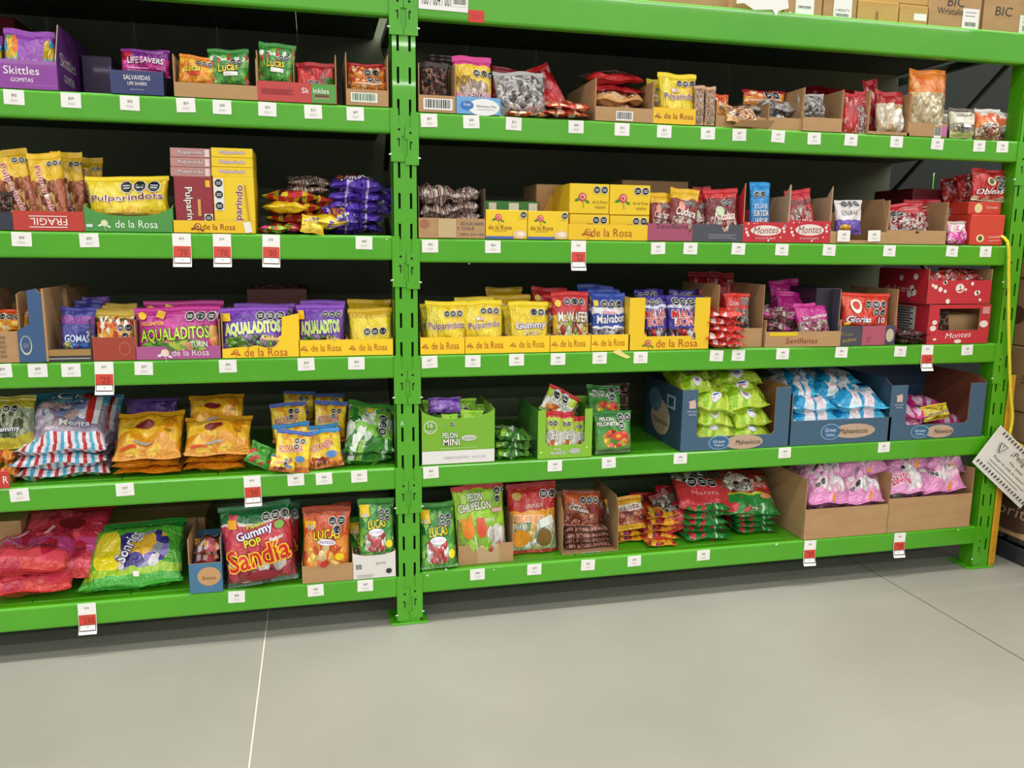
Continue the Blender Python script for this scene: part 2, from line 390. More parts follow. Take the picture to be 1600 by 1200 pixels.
# ------------------------------------------------------------------ display tray and carton
def TR(lv, x0, x1, yf, ys, label, col, Y=.012, dep=.3, inner=None, style='flat', dec=(), side_dec=(), back=.75, yaw=0, sidecol=None, pw=.12, lowv=.45, ymid=None, name='display_tray', hb=None, front2=None, drop=0):
    zs = SH[lv] + .001 + drop; xm = (x0 + x1) / 2; X0, X1 = onY(x0, yf + 10, Y)[0], onY(x1, yf + 10, Y)[0]; w = X1 - X0
    hf = onY(xm, yf, Y)[2] - zs; hs = max(onY(xm, ys, Y)[2] - zs, hf)
    Hb = hb or max(hs, hf)
    t = .003; out = card(col) if col[0] == '#' else {'kraft': KRAFT, 'krafty': KRAFTY}[col]
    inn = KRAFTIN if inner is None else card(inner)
    root = empty(name, ((X0 + X1) / 2, Y, zs), (0, 0, math.radians(yaw))); tag(root, label, 'display box' if name != 'carton' else 'carton')
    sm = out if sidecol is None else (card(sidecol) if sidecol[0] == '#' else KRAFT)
    box('bottom_panel', (-w / 2 + t, t, 0), (w / 2 - t, dep - t, t), inn, root)
    if style == 'flat': pts = [(-w / 2, 0), (w / 2, 0), (w / 2, hf), (-w / 2, hf)]; 
    elif style == 'scoop':
        pts = [(-w / 2, 0), (w / 2, 0), (w / 2, hf)] + [(w / 2 - w * i / 16, hf - (hf * (1 - lowv)) * (1 - abs(1 - 2 * i / 16) ** 3.0)) for i in range(1, 16)] + [(-w / 2, hf)]
    elif style == 'window':
        p = w * pw; lo = hf * lowv; r = min(.012, p * .4)
        pts = [(-w / 2, 0), (w / 2, 0), (w / 2, hf), (w / 2 - p, hf), (w / 2 - p, lo + r), (w / 2 - p - r, lo), (-w / 2 + p + r, lo), (-w / 2 + p, lo + r), (-w / 2 + p, hf), (-w / 2, hf)]
    elif style == 'leftpost':
        p = w * pw; lo = hf * lowv; pts = [(-w / 2, 0), (w / 2, 0), (w / 2, lo), (-w / 2 + p + .01, lo), (-w / 2 + p, lo + .01), (-w / 2 + p, hf), (-w / 2, hf)]
    elif style == 'rightpost':
        p = w * pw; lo = hf * lowv; pts = [(-w / 2, 0), (w / 2, 0), (w / 2, hf), (w / 2 - p, hf * .92), (w / 2 - p - .004, lo + .03), (w / 2 - p - .05, lo), (-w / 2, lo * .7)]
    elif style == 'frame':   # front with a hole: lower and upper rail joined by posts, built as four sides of one outline
        pts = None
    hface = hf
    if pts is not None:
        prism('front_panel', pts, lambda a, b, th: (a, th, b), t, [out, inn], root)
    else:
        p = w * pw; lo = hf * lowv; hi = hf * .9
        for nm, q in (('front_panel', [(-w / 2, 0), (w / 2, 0), (w / 2, lo), (-w / 2, lo)]), ('front_post', [(-w / 2, lo), (-w / 2 + p, lo), (-w / 2 + p, hi), (-w / 2, hi)]), ('front_post', [(w / 2 - p, lo), (w / 2, lo), (w / 2, hi), (w / 2 - p, hi)]), ('front_rail', [(-w / 2, hi), (w / 2, hi), (w / 2, hf), (-w / 2, hf)])):
            prism(nm, q, lambda a, b, th: (a, th, b), t, [out, inn], root)
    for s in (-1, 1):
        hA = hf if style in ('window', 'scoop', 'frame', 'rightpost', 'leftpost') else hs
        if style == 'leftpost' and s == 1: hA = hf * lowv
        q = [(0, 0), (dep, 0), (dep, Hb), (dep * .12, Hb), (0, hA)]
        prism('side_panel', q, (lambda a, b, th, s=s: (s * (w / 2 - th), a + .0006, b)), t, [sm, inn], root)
    prism('back_panel', [(-w / 2, 0), (w / 2, 0), (w / 2, Hb * back), (-w / 2, Hb * back)], lambda a, b, th: (a, dep - th, b), t, [inn, sm], root)
    if dec: Print(lambda u, v, hh: np.stack([u * w - w / 2, -hh + 0 * u, v * hface], -1), w, hface).run(dec).build(root)
    if side_dec:
        s = -1 if lv[0] == 'R' else 1
        f = (lambda u, v, hh: np.stack([-w / 2 - hh + 0 * u, dep - u * dep, v * Hb], -1)) if s < 0 else (lambda u, v, hh: np.stack([w / 2 + hh + 0 * u, u * dep, v * Hb], -1))
        Print(f, dep, Hb).run(side_dec).build(root, 'side_print')
    return root
def BX(lv, x0, x1, yt, label, col, Y=.02, dep=.2, dec=(), yb=None, side_dec=(), name='carton', yaw=0, flaps=True, cat='carton', group=None):
    zs = SH[lv] + .001; xm = (x0 + x1) / 2; zb = zs if yb is None else max(zs, onY(xm, yb, Y)[2])
    X0, X1 = onY(x0, yt + 20, Y)[0], onY(x1, yt + 20, Y)[0]; w = X1 - X0; h = onY(xm, yt, Y)[2] - zb
    return BX3(((X0 + X1) / 2, Y, zb), w, dep, h, label, col, dec, side_dec, name, yaw, flaps, cat, group, lv)
def BX3(loc, w, dep, h, label, col, dec=(), side_dec=(), name='carton', yaw=0, flaps=True, cat='carton', group=None, lv='R'):
    mat = {'kraft': KRAFT, 'krafty': KRAFTY}[col] if col[0] != '#' else card(col)
    o = box(name, (-w / 2, 0, 0), (w / 2, dep, h), mat, None, min(.0025, h * .05), 2)
    o.location = loc; o.rotation_euler = (0, 0, math.radians(yaw)); tag(o, label, cat, group)
    if flaps:
        for a, b_ in ((.006, dep / 2 - .0015), (dep / 2 + .0015, dep - .006)): box('top_flap', (-w / 2 + .002, a, h), (w / 2 - .002, b_, h + .002), mat, o)
    if dec: Print(lambda u, v, hh: np.stack([u * w - w / 2, -hh + 0 * u, v * h], -1), w, h).run(dec).build(o)
    if side_dec:
        f = (lambda u, v, hh: np.stack([-w / 2 - hh + 0 * u, dep - u * dep, v * h], -1)) if lv[0] == 'R' else (lambda u, v, hh: np.stack([w / 2 + hh + 0 * u, u * dep, v * h], -1))
        Print(f, dep, h).run(side_dec).build(o, 'side_print')
    return o

# ------------------------------------------------------------------ setting: floor of three slabs with joints
CONC = mottled('polished_concrete', '#8a877d', '#98958b', 1.1, .42, .05, detail=9, bscale=40)
_n = CONC.node_tree.nodes; _l = CONC.node_tree.links
fl = box('floor', (-7, -6, -.25), (8, 5, -.014), flat('#7d7a6e', .9)); fl['kind'] = 'structure'
for a, b_ in ((-7, -.519), (-.514, 2.022), (2.029, 8)):
    s = box('floor_slab', (a, -6, -.014), (b_, 5, 0), CONC, fl, .0015, 1)
box('joint_filler', (-.519, -6, -.014), (-.514, 5, -.0012), flat('#c9c4b2', .8), fl)
box('joint_filler', (2.022, -6, -.014), (2.029, 5, -.004), flat('#5d5a50', .8), fl)

# ------------------------------------------------------------------ the green rack
rack = empty('storage_rack', (0, 0, 0)); tag(rack, 'green steel storage rack of two bays filled with candy', 'shelving')
PX_ = (-2.524, 0, 2.524); POST_H = 2.9
def post(xc):
    xs = [-.042, -.0235, -.0155, .0155, .0235, .042]; zz = [0.0]; z0 = 1.836 - .1016 * 17
    kk = 0
    while z0 + .1016 * kk + .026 < POST_H: c = z0 + .1016 * kk; zz += [c - .026, c + .026]; kk += 1
    zz.append(POST_H)
    vs, fs = [], []
    for z in zz:
        for x in xs: vs.append((xc + x, 0, z))
    for j in range(len(zz) - 1):
        for i in range(5):
            if j % 2 == 1 and i in (1, 3): continue
            a = j * 6 + i; fs.append([a, a + 1, a + 7, a + 6])
    n = len(vs); vs += [(x, .0028, z) for x, _, z in vs]
    fs2 = [[q + n for q in f][::-1] for f in fs]
    rim = []
    for j in range(1, len(zz) - 1, 2):
        for i in (1, 3):
            a = j * 6 + i; q = [a, a + 1, a + 7, a + 6]
            for e in range(4): rim.append([q[(e + 1) % 4], q[e], q[e] + n, q[(e + 1) % 4] + n])
    p = pydata('upright_post', vs, fs + fs2 + rim, [GREEN], rack)
    box('side_web', (xc - .042, .0, 0), (xc - .039, .075, POST_H), GREEN, p); box('side_web', (xc + .039, .0, 0), (xc + .042, .075, POST_H), GREEN, p)
    box('inner_web', (xc - .039, .045, 0), (xc + .039, .048, POST_H), SHADEGREEN, p)
    box('base_plate', (xc - .072, -.012, 0), (xc + .066, .12, .006), GREEN, p, .001, 1)
    for y in (.88,):
        q = box('rear_post', (xc - .042, y, 0), (xc + .042, y + .075, POST_H), SHADEGREEN, rack, .003, 1)
    for z0_, z1_ in ((.3, .95), (.95, 1.6), (2.2, 1.6), (2.2, 2.85)):
        tube('diagonal_brace', [(xc, .075, z0_), (xc, .88, z1_)], .011, SHADEGREEN, rack, 6)
    for z in (.3, 1.6, 2.2): box('cross_brace', (xc - .015, .075, z - .015), (xc + .015, .88, z + .015), SHADEGREEN, rack)
for x in PX_: post(x)
LV = {'L': [.188, .600, 1.005, 1.415, 1.834, 2.237], 'R': [.196, .601, 1.003, 1.408, 1.824, 2.237]}
for side, (xa, xb) in (('L', (-2.482, -.042)), ('R', (.042, 2.482))):
    for i, z in enumerate(LV[side]):
        hh = .118 if i == 5 else .083
        bm_ = box('front_beam', (xa, -.002, z - hh), (xb, .042, z), GREEN, rack, .009, 3)
        box('rear_beam', (xa, .9, z - hh), (xb, .94, z), SHADEGREEN, rack, .006, 1)
        n = 8; wd = (xb - xa) / n
        for k in range(n):
            box('deck_panel', (xa + k * wd + .0015, .043, z - .02), (xa + (k + 1) * wd - .0015, .899, z - .0005), GREEN if i < 2 else SHADEGREEN, rack, .001, 1)  # upper decks coloured dark to stand for their shaded undersides
        for s in ((-1, 1) if True else ()):
            xc = xa - .042 if s > 0 else xb + .042   # post centre, beam runs in direction s
            pts = [(.021, 0), (.047, 0), (.047, -.172), (.0015, -.172), (.0012, -.146), (.0095, -.146), (.0095, -.088), (.0012, -.088), (.0012, -.05), (.021, -.05)]
            c = prism('beam_connector', [(a * s, b) for a, b in pts], lambda a, b, th, xc=xc, z=z: (xc + a, -.0055 + th, z + b - .002), .005, [GREEN, GREEN], rack)
            vs = [(xc + s * .019 + .0042 * math.cos(t), -.0062, z - .070 + .0042 * math.sin(t)) for t in np.linspace(0, 2 * math.pi, 10, endpoint=False)]
            vs += [(xc + s * a, -.0062, z + b) for a, b in ((.017, -.098), (.0245, -.098), (.0245, -.104), (.0205, -.104), (.0205, -.125), (.017, -.125))]
            pydata('bolt_hole', vs, [list(range(10)), list(range(10, 16))], [BLACKHOLE], c)
            tube('safety_pin', [(xc + s * .044, -.004, z - .15), (xc + s * .053, -.006, z - .152)], .0028, flat('#cfd6cc', .4), c, 6)
wl = box('added_dark_screen', (-3.2, 1.25, 0), (6.5, 1.3, 3.4), mottled('dark_screen_tone', '#0a120b', '#0e170e', 1.5, .8)); wl['kind'] = 'structure'  # near-black screen added to block the bright world past the rack's open end
box('added_backdrop', (-2.56, .74, .12), (2.47, .75, 2.6), BACKDROP, rack)  # backdrop added to hide the bright world behind the shelves
p = onY(1457, 280, .48); tube('thin_upright', [(p[0], .48, 1.409), (p[0] + .002, .48, 1.739)], .006, GREEN, rack, 6)
# print on the rack: bay letter, location label, red sticker, paint chips
def flatprint(dec, x, z, w, h, parent, y=-.003, name='print', rot=0):
    return Print(lambda u, v, hh: np.stack([x + (u - .5) * w, y - hh + 0 * u, z + (v - .5) * h], -1), w, h).run(dec).build(parent, name)
flatprint([('t', 'A', .5, .5, 1, 1, '#e8efe2')], onY(628, 661)[0], onY(628, 661)[2], .012, .017, rack)
chips = []
for px, py, s in ((733, 412, 3), (1262, 391, 2), (1213, 850, 6), (697, 890, 5), (772, 890, 4), (780, 887, 3), (668, 899, 5), (604, 374, 3), (1497, 828, 4), (1235, 19, 5)):
    p = onY(px, py, -.003); n = 6; chips.append((p, s * .0011))
vs, fs = [], []
for p, s in chips:
    b0 = len(vs)
    for t in range(6):
        r = s * random.uniform(.5, 1.5); vs.append((p[0] + r * math.cos(t * 1.05), -.0035, p[2] + r * .8 * math.sin(t * 1.05)))
    fs.append(list(range(b0, b0 + 6)))
o = pydata('paint_chips', vs, fs, [flat('#cfe0c2', .7)], rack); o['kind'] = 'stuff'
a, b_ = onY(654, 14), onY(731, 18); w_ = b_[0] - a[0]
lab = box('location_label', (-w_ / 2, -.0015, -.034), (w_ / 2, 0, .034), WHITE); lab.location = ((a[0] + b_[0]) / 2, -.0028, 2.182)
lab.rotation_euler = (0, math.radians(.6), 0)
tag(lab, 'white location label with barcode on the top beam beside the post', 'label')
Print(lambda u, v, hh: np.stack([(u - .5) * w_, -.0015 - hh + 0 * u, (v - .5) * .068], -1), w_, .068).run([('t', '100 / 004 / 001', .36, .5, .58, .62, '#1c1c1c'), ('b', .83, .55, .26, .45)]).build(lab)
p = onY(744, 26)
lab = box('red_sticker', (-.027, -.0012, -.019), (.027, 0, .019), flat('#d0392f', .6)); lab.location = (p[0], -.0028, p[2]); tag(lab, 'red sticker right of the white location label on the top beam', 'sticker')
Print(lambda u, v, hh: np.stack([(u - .5) * .054, -.0012 - hh + 0 * u, (v - .5) * .038], -1), .054, .038).run([('t', '01', .5, .5, .4, .4, '#b02a22')]).build(lab)

# ------------------------------------------------------------------ kinds of bag
SWEET = ['#c9b9a8', '#8a6a58', '#e2d8cc', '#6d4a3c', '#b59a88']
SILV = ['#e8e4e0', '#8f8a88', '#c9c4c2', '#5c5654', '#f6f3f0', '#a39c98']
RED3 = ['#b01c24', '#e8d9cf', '#d22a30', '#7d1018']
O, Wh, Bk = '#f28a1c', '#f6f2ea', '#161616'
K('rainbow', 'purple rainbow bag', '#8a2f9e', [(0, '#8d35a5'), (.3, '#f0e6f5'), (.38, '#9a3fb5')], [(.16, .55, .15, .34, ['#3fb8e0', '#f6c51f', '#ef7a1c', '#7cc242'], 5), (.9, .6, .1, .25, ['#3fb8e0', '#f0d020'], 4)], dec=[('t', 'Skittles', .36, .25, .5, .14, Wh, None, -4), ('o', .66, .42, 2, .075)])
K('savers', 'magenta candy roll bag', '#7d1f83', [(0, '#c91f8f'), (.42, '#e83fa8'), (.62, '#7a1f86')], [(.1, .75, .12, .22, ['#d6203a', '#a01850'], 3)], dec=[('t', 'LIFE SAVERS', .52, .52, .74, .22, Wh, '#7a2a90'), ('lines', .5, .18, .7, .1, 2, '#f4c8e8'), ('t', 'GUMMIES', .7, .86, .36, .1, '#d9a8e0')])
K('lucasO', 'orange chili candy bag', '#f2a51c', [(0, '#f0931a'), (.5, '#f6b21c')], busy=(['#f7c845', '#d9501c', '#f09018'], .3, 6), dec=[('t', 'Lucas', .42, .55, .42, .2, '#f8e23a', '#3a3320', 6, .2), ('r', .3, .34, .62, .44, '#d8402a'), ('o', .56, .74, 3, .07)], seal='#e88a16')
K('lucasG', 'green chili candy bag', '#3f9e35', [(0, '#4aa53a'), (.25, '#3f9a35'), (.66, '#dfeedd'), (.78, '#2f8a2c')], busy=(['#7fc04a', '#c43a2c', '#2f7d2c'], .3, 6), dec=[('t', 'Lucas', .48, .5, .5, .2, '#f8e23a', '#1f4020', 5, .2), ('r', .36, .28, .72, .38, Wh), ('o', .62, .64, 2, .07)], seal='#2c8a2a')
K('lucasF', 'dark green chili lollipop bag', '#2f8f38', [(0, '#58a043'), (.35, '#3b8f3a'), (.8, '#2a7d33')], [(.45, .27, .3, .2, ['#e8e8e0', '#c2323a', '#f4f0ea', '#d86a70'], 6)], busy=(['#6fb83f', '#1f6e2c', '#9ccf50'], .35, 6), dec=[('t', 'LUCAS', .5, .58, .52, .14, '#f4dc2a', '#2c3a18', 6, .15), ('e', .48, .44, .22, .06, '#f1eef4'), ('t', 'GUSANO', .48, .44, .34, .05, '#7a4aa0'), ('r', .04, .7, .3, .9, '#f0c81c'), ('t', '10', .15, .73, .14, .06, Wh, '#2a3a90'), ('o', .64, .78, 4, .075, 2), ('e', .84, .22, .1, .07, '#f6dc2e')], T=.05, seal='#3d8f2f')
K('skw', 'red chili straw bag', '#c8242c', [(0, '#c8242c'), (.5, '#d83238'), (.85, '#b01c24')], busy=(['#e04a40', '#8f1820'], .25, 5), dec=[('o', .36, .44, 2, .075), ('r', .72, .4, .99, .62, '#2f7d2c')])
K('redO', 'red and orange candy bag', '#e0701c', [(0, '#e8872a'), (.6, '#e0551c'), (.78, '#c41f22')], busy=(['#f6a83a', '#c83222', '#f8d9a8'], .35, 6), dec=[('o', .52, .6, 2, .09), ('r', .12, .2, .8, .3, '#e8c8b8')], seal='#b81c20')
K('dark', 'clear bag of dark brown candy', '#3a2522', wins=[(.5, .48, .44, .4, ['#2b1a18', '#5c352c', '#1c1312', '#7c4a3a', '#b98a78', '#2f2f36'], 9)], rough=.2, lump=.8)
K('indy', 'yellow and pink candy bag', '#f5c92a', [(0, '#e84fa0'), (.1, '#f0d030'), (.25, '#f3a0c0'), (.36, '#f2c92c'), (.84, '#d9328e')], [(.5, .42, .38, .14, ['#d8c0b0', '#b89f90', '#efdcd0'], 5)], dec=[('t', 'INDY', .24, .56, .34, .14, '#7a2030', '#e8d84a'), ('t', 'DEDOS', .56, .3, .5, .09, Wh, '#c02a80'), ('o', .58, .68, 3, .09)])
K('silver', 'clear bag of silver wrapped candy', '#b8b2ae', wins=[(.5, .48, .47, .43, SILV, 9)], rough=.18, lump=1.0)
K('redbag', 'glossy red candy bag', '#c01c24', busy=(['#e03a3a', '#8d141c', '#e8a09a'], .3, 5), rough=.2, lump=.5)
K('flatmix', 'flat red orange and blue candy bag', '#d8502a', [(0, '#c23a28'), (.3, '#e88a4a'), (.55, '#2a5fa8')], busy=(['#f0c090', '#e05028', '#f4e4d0'], .4, 6), dec=[('o', .5, .72, 4, .05)], T=.03)
K('redclear', 'flat red topped bag of candy', '#c8282a', [(0, '#c82a2c'), (.4, '#6a5450')], [(.5, .66, .44, .2, ['#5a3a34', '#caa89a', '#8a5a4c'], 8)], dec=[('lines', .5, .7, .5, .2, 2, '#e8b0a8')], T=.035)
K('sweets', 'clear bag of orange and cream candy', '#e8b070', wins=[(.5, .5, .46, .42, ['#e8a050', '#f0d8b8', '#c8702c', '#8a4a30', '#f4ead8'], 8)], rough=.2, lump=.8)
K('pulp', 'yellow tamarind bag', '#f7d41c', [(0, '#f3c416'), (.3, '#f8da1e')], busy=(['#fae450', '#eebc14'], .25, 4), dec=[('t', 'Pulparindo', .5, .5, .82, .16, '#7c2a2c', Wh, 3), ('t', 'Mini', .4, .64, .2, .08, Wh, '#c83222'), ('o',   .5, .78, 3, .075)], T=.05)
K('pulpts', 'yellow tamarind rope bag', '#f7d41c', [(0, '#e9b814'), (.25, '#f8da1e')], busy=(['#fae450', '#eebc14'], .25, 4), dec=[('t', 'Pulparindots', .5, .5, .9, .17, '#7c2a2c', Wh, 2), ('o', .5, .75, 3, .075), ('e', .5, .14, .34, .05, '#9a7a1c')], T=.05)
K('plainY', 'plain yellow candy bag', '#f4d01c', [(0, '#e6b418'), (.2, '#f6d61e'), (.78, '#d9b01a')], dec=[('o', .4, .48, 3, .085), ('t', 'Mazapan', .5, .2, .5, .09, '#8a4a20')], T=.05)
K('pulpL', 'large yellow and brown tamarind bag', '#f5cf20', [(0, '#f0b81c'), (.12, '#b8603c'), (.62, '#f2c21e')], [(.45, .38, .34, .26, ['#c88a5a', '#a85a34', '#8a4028', '#e0a868'], 7)], dec=[('t', 'Pulparindo', .42, .5, .66, .2, '#b8252a', Wh, -78), ('o', .66, .84, 3, .08)], T=.055)
K('mix', 'red and yellow candy bag', '#d8502a', [(0, '#d84a28'), (.12, '#c8202a'), (.4, '#e8902a'), (.55, '#f2b81c')], busy=(['#c8202a', '#f2d02a', '#8ab83a', '#e83a8a', '#4a2018'], .55, 6), T=.03)
K('straw', 'yellow and orange straw pack', '#f2b81c', [(0, '#f6cf1c'), (.5, '#ea6a1c')], T=.02, busy=(['#e85a1a'], .1, 3))
K('lun', 'purple chocolate button bag', '#4a2a9a', [(0, '#5a3ab0'), (.3, '#43249a'), (.7, '#4f2ea6')], [(.42, .42, .3, .22, ['#e8a02c', '#f2c83a', '#d85a2a', '#5a2aa0'], 7)], busy=(['#6a4ac0', '#2f186e', '#d8c8f0'], .25, 6), dec=[('t', 'Lunetas', .5, .2, .6, .12, Wh, '#30187a', 5), ('o', .6, .75, 2, .07)], T=.05, rough=.2)
K('stick', 'clear bag of wrapped candy sticks', '#8d7468', stripes=(9, ['#d8c8bc', '#6a4c42', '#b89a8c', '#8a6050'], .05, .95), busy=(['#f0e4dc', '#5a3a34'], .3, 12), rough=.2, lump=.7)
K('cuch', 'yellow topped brown candy bag', '#9a3a2c', [(0, '#c89a8a'), (.32, '#8a2c28'), (.78, '#f0bc1a')], [(.4, .24, .4, .2, ['#d8c0b4', '#8a3a34', '#e8d8cc', '#a85a50'], 8)], dec=[('t', 'Cuchara', .52, .52, .7, .16, Wh, '#8a2020', -6, .2), ('e', .35, .64, .12, .1, '#e89a8a'), ('o', .55, .7, 2, .08)], seal='#eab818')
K('nico', 'red topped round candy bag', '#b8282c', [(0, '#c8a094'), (.35, '#7a2026'), (.82, '#d42a2c')], [(.5, .3, .42, .24, ['#d8b8ac', '#8a2a2c', '#eadad0', '#b04a48'], 8)], dec=[('t', 'Nicolasa', .52, .46, .66, .16, Wh, '#a01c24', 4, .2), ('e', .36, .56, .15, .1, '#b8c8a0'), ('o', .52, .72, 2, .08)], seal='#c8242a')
K('blue', 'bright blue candy bag', '#1c8fd8', [(0, '#6a9a8a'), (.12, '#1f7fc8'), (.3, '#1c93dc')], dec=[('t', 'BOLSA DE', .45, .58, .6, .08, Wh), ('t', 'SURTIDA', .45, .46, .7, .1, Wh, '#1660a0'), ('t', 'SABOR', .45, .33, .6, .1, Wh, '#1660a0'), ('o', .24, .78, 2, .13)], T=.05)
K('redw', 'red candy bag with white lettering', '#c01e2a', [(0, '#c01e2a'), (.25, '#d02a34'), (.68, '#7a1820'), (.8, '#c82430')], [(.45, .52, .34, .16, ['#e8d8d4', '#b03038', '#c8a8a4'], 6)], dec=[('t', 'Suave', .5, .38, .6, .16, Wh, '#a01822', -12, .2), ('lines', .55, .22, .5, .06, 2, '#f0d0cc')], lump=.7)
K('damy', 'white and purple candy bag', '#efe8e6', [(0, '#6a4ab0'), (.4, '#efe8e6')], [(.3, .16, .2, .1, ['#e8b02c', '#c87a2a'], 4)], dec=[('t', 'Damy', .5, .62, .6, .16, Wh, '#6a2a3a', 5), ('o', .3, .88, 3, .1)])
K('rw', 'red and white striped candy bag', '#d8a8a0', [(0, '#d8b8b0'), (.62, '#c82430')], [(.5, .32, .46, .3, ['#c8242c', '#f2e8e2', '#e8d8d0', '#a01c24', '#f6f0ec'], 10)], dec=[('lines', .6, .78, .4, .08, 2, '#e8c0b8'), ('o', .1, .62, 2, .07)], lump=.8)
K('pinkc', 'pink and cream candy bag', '#e05aa8', [(0, '#d83a98'), (.5, '#d8c8b8')], busy=(['#f0a0d0', '#c82a88', '#f4e4ea'], .5, 7), lump=.6)
K('oblea', 'red caramel bag with white script', '#c8242a', [(0, '#d8c0a0'), (.14, '#c8242a')], busy=(['#d83a3a', '#a81c22'], .25, 4), dec=[('t', 'Obleas', .42, .28, .68, .18, Wh, '#8a1820', 4, .3), ('e', .42, .58, .13, .13, '#e8d8a0'), ('e', .42, .58, .08, .09, '#4a5a30'), ('o', .66, .66, 4, .085, 2)], T=.05)
K('snackO', 'orange and yellow spicy bag', '#f0a01c', [(0, '#f0a832'), (.75, '#e0561c')], busy=(['#f8d060', '#d8501c', '#f6ead0'], .35, 5), dec=[('o', .4, .6, 3, .08)])
K('goma', 'navy and purple gummy bag', '#2f2f86', [(0, '#3a6ab8'), (.2, '#35378e'), (.62, '#8a3a9a'), (.8, '#3c3a90')], [(.3, .12, .3, .1, ['#c8d83a', '#7a4ab8', '#e8e4f0', '#3a8ad0'], 5)], dec=[('t', 'GOMAS', .52, .3, .7, .16, '#c8d8f0', '#1c2a6a'), ('t', '9', .85, .42, .1, .1, Wh)])
K('gold', 'orange and gold hot candy bag', '#e8a02c', [(0, '#e0701c'), (.4, '#f0a82c'), (.62, '#e8701c'), (.78, '#5a4020'), (.86, '#c8a83a')], busy=(['#f8d890', '#c83a1c', '#f6f0e0'], .4, 6), dec=[('r', .15, .3, .7, .4, '#f6efe0'), ('o', .68, .66, 2, .09), ('o', .8, .48, 1, .09)], T=.04)
K('aquaP', 'magenta gummy worm bag', '#c82a90', [(0, '#c87aa8'), (.2, '#c0288c')], [(.45, .2, .4, .14, ['#7ab83a', '#c8d84a', '#e8a070', '#4a8a3a'], 7), (.95, .4, .06, .2, ['#f09040', '#f6c070'], 3)], dec=[('t', 'RELLENITOS', .2, .68, .28, .07, '#f6b82c', '#a01c6a'), ('t', 'AQUALADITOS', .47, .44, .84, .28, '#b8e03a', '#2c5a20', 2), ('t', 'TURIN', .76, .24, .2, .11, Wh, '#5a7a2a'), ('e', .09, .84, .05, 0, '#f6c81c', 16, 0, 3, True), ('r', .26, .78, .36, .93, '#e8b83a', 5, -20), ('o', .66, .8, 4, .058)], T=.06)
K('aquaV', 'purple gummy worm bag', '#6a2fa0', [(0, '#8a5ab8'), (.2, '#6a2fa4'), (.85, '#8a4ac0')], [(.45, .24, .4, .14, ['#7ab83a', '#4a3a60', '#b89ac0', '#5a8a3a'], 7)], dec=[('t', 'AQUALADITOS', .48, .52, .84, .28, '#c4e63c', '#eef6e0', 3), ('t', 'Acidos', .74, .3, .3, .1, '#e8e060', '#c82a90', -6), ('r', .03, .7, .15, .88, '#f6c81c'), ('o', .6, .8, 3, .065)], T=.055)
K('gumY', 'yellow gummy lollipop bag', '#f7d21c', [(0, '#8a6ab0'), (.1, '#f0c41c'), (.2, '#f8d820')], dec=[('t', 'Gummy', .52, .5, .8, .17, Wh, '#6a5ab8', 4), ('t', 'POP', .52, .34, .4, .12, '#f6e02a', '#9a8ac8'), ('lines', .5, .62, .4, .03, 1, '#c8a21c'), ('o', .6, .78, 3, .085)])
K('wafer', 'red wafer candy bag', '#c8262a', [(0, '#c8a070'), (.3, '#f0c02c'), (.6, '#d0282c')], [(.5, .36, .45, .13, ['#c83a3a', '#f0d070', '#8ac04a', '#e8e0d0', '#a02a30'], 7)], dec=[('t', 'Mr.WAFER', .54, .56, .84, .17, Wh, '#4a2a20', -1), ('o', .4, .82, 3, .085), ('e', .14, .8, .08, .06, '#f6d040')])
K('malv', 'blue chocolate marshmallow bag', '#2a4fb0', [(0, '#b8c0d8'), (.05, '#8a7a88'), (.36, '#f0f0f4'), (.4, '#2c55b8'), (.62, '#f2f0f2'), (.74, '#2c4aa8')], [(.5, .22, .44, .14, ['#6a5a60', '#e0d8dc', '#3a3038', '#b8b0c0'], 6)], dec=[('t', 'choco', .45, .66, .36, .08, '#e83a8a', Wh), ('t', 'Malvabon', .52, .54, .84, .15, Wh, '#1c3a90', 4, .15), ('r', .03, .76, .16, .86, '#f6c81c'), ('o', .34, .8, 3, .1)])
K('bony', 'purple lollipop bag with red lettering', '#3f2f98', [(0, '#6a5aa0'), (.04, '#3a3048'), (.36, '#3f2f9c'), (.76, '#e8e4f4'), (.82, '#3c2c92')], [(.5, .27, .42, .1, ['#3a2830', '#c8c0c8', '#5a4a50', '#c8303a'], 6)], dec=[('t', 'PALETA', .6, .76, .5, .06, '#d8d0f0'), ('t', 'MALVA', .48, .65, .8, .15, '#d8282c', Wh, 2), ('t', 'BONY', .48, .5, .66, .15, '#d8282c', Wh, 2), ('o', .2, .88, 3, .1)], T=.05)
K('redsil', 'red topped bag of silver sweets', '#d83228', [(0, '#a8a09c'), (.56, '#d83428')], [(.5, .3, .46, .26, ['#d8d4d0', '#7a7470', '#b8b0ac', '#4a4442'], 8)], dec=[('t', 'Gloria', .3, .72, .36, .12, Wh), ('o', .7, .84, 4, .07, 2)], lump=.7)
K('sevp', 'magenta bag of nut candy', '#c8248a', [(0, '#c8409a'), (.1, '#a89088'), (.42, '#d02a92')], [(.5, .24, .44, .2, ['#e0d4cc', '#8a6058', '#c8a8a0', '#b83a80'], 8)], dec=[('t', 'Serpentinas', .5, .52, .76, .15, Wh, '#b01c78', 4, .2)], lump=.8)
K('glor', 'red caramel bag with round seals', '#d8321f', [(0, '#c8281c'), (.08, '#e03a22')], busy=(['#e8502c', '#c0281c'], .2, 3), dec=[('t', 'Glorias', .3, .26, .5, .17, Wh, '#1c2a80', 0, .15), ('t', '10', .8, .25, .12, .15, Wh, '#1c2a80'), ('e', .24, .62, .11, .2, '#f2e8d0'), ('e', .24, .64, .07, .12, '#c83a2a'), ('o', .5, .68, 3, .065), ('o', .66, .46, 2, .055), ('e', .08, .12, .05, .06, '#f6c83a')], T=.05)
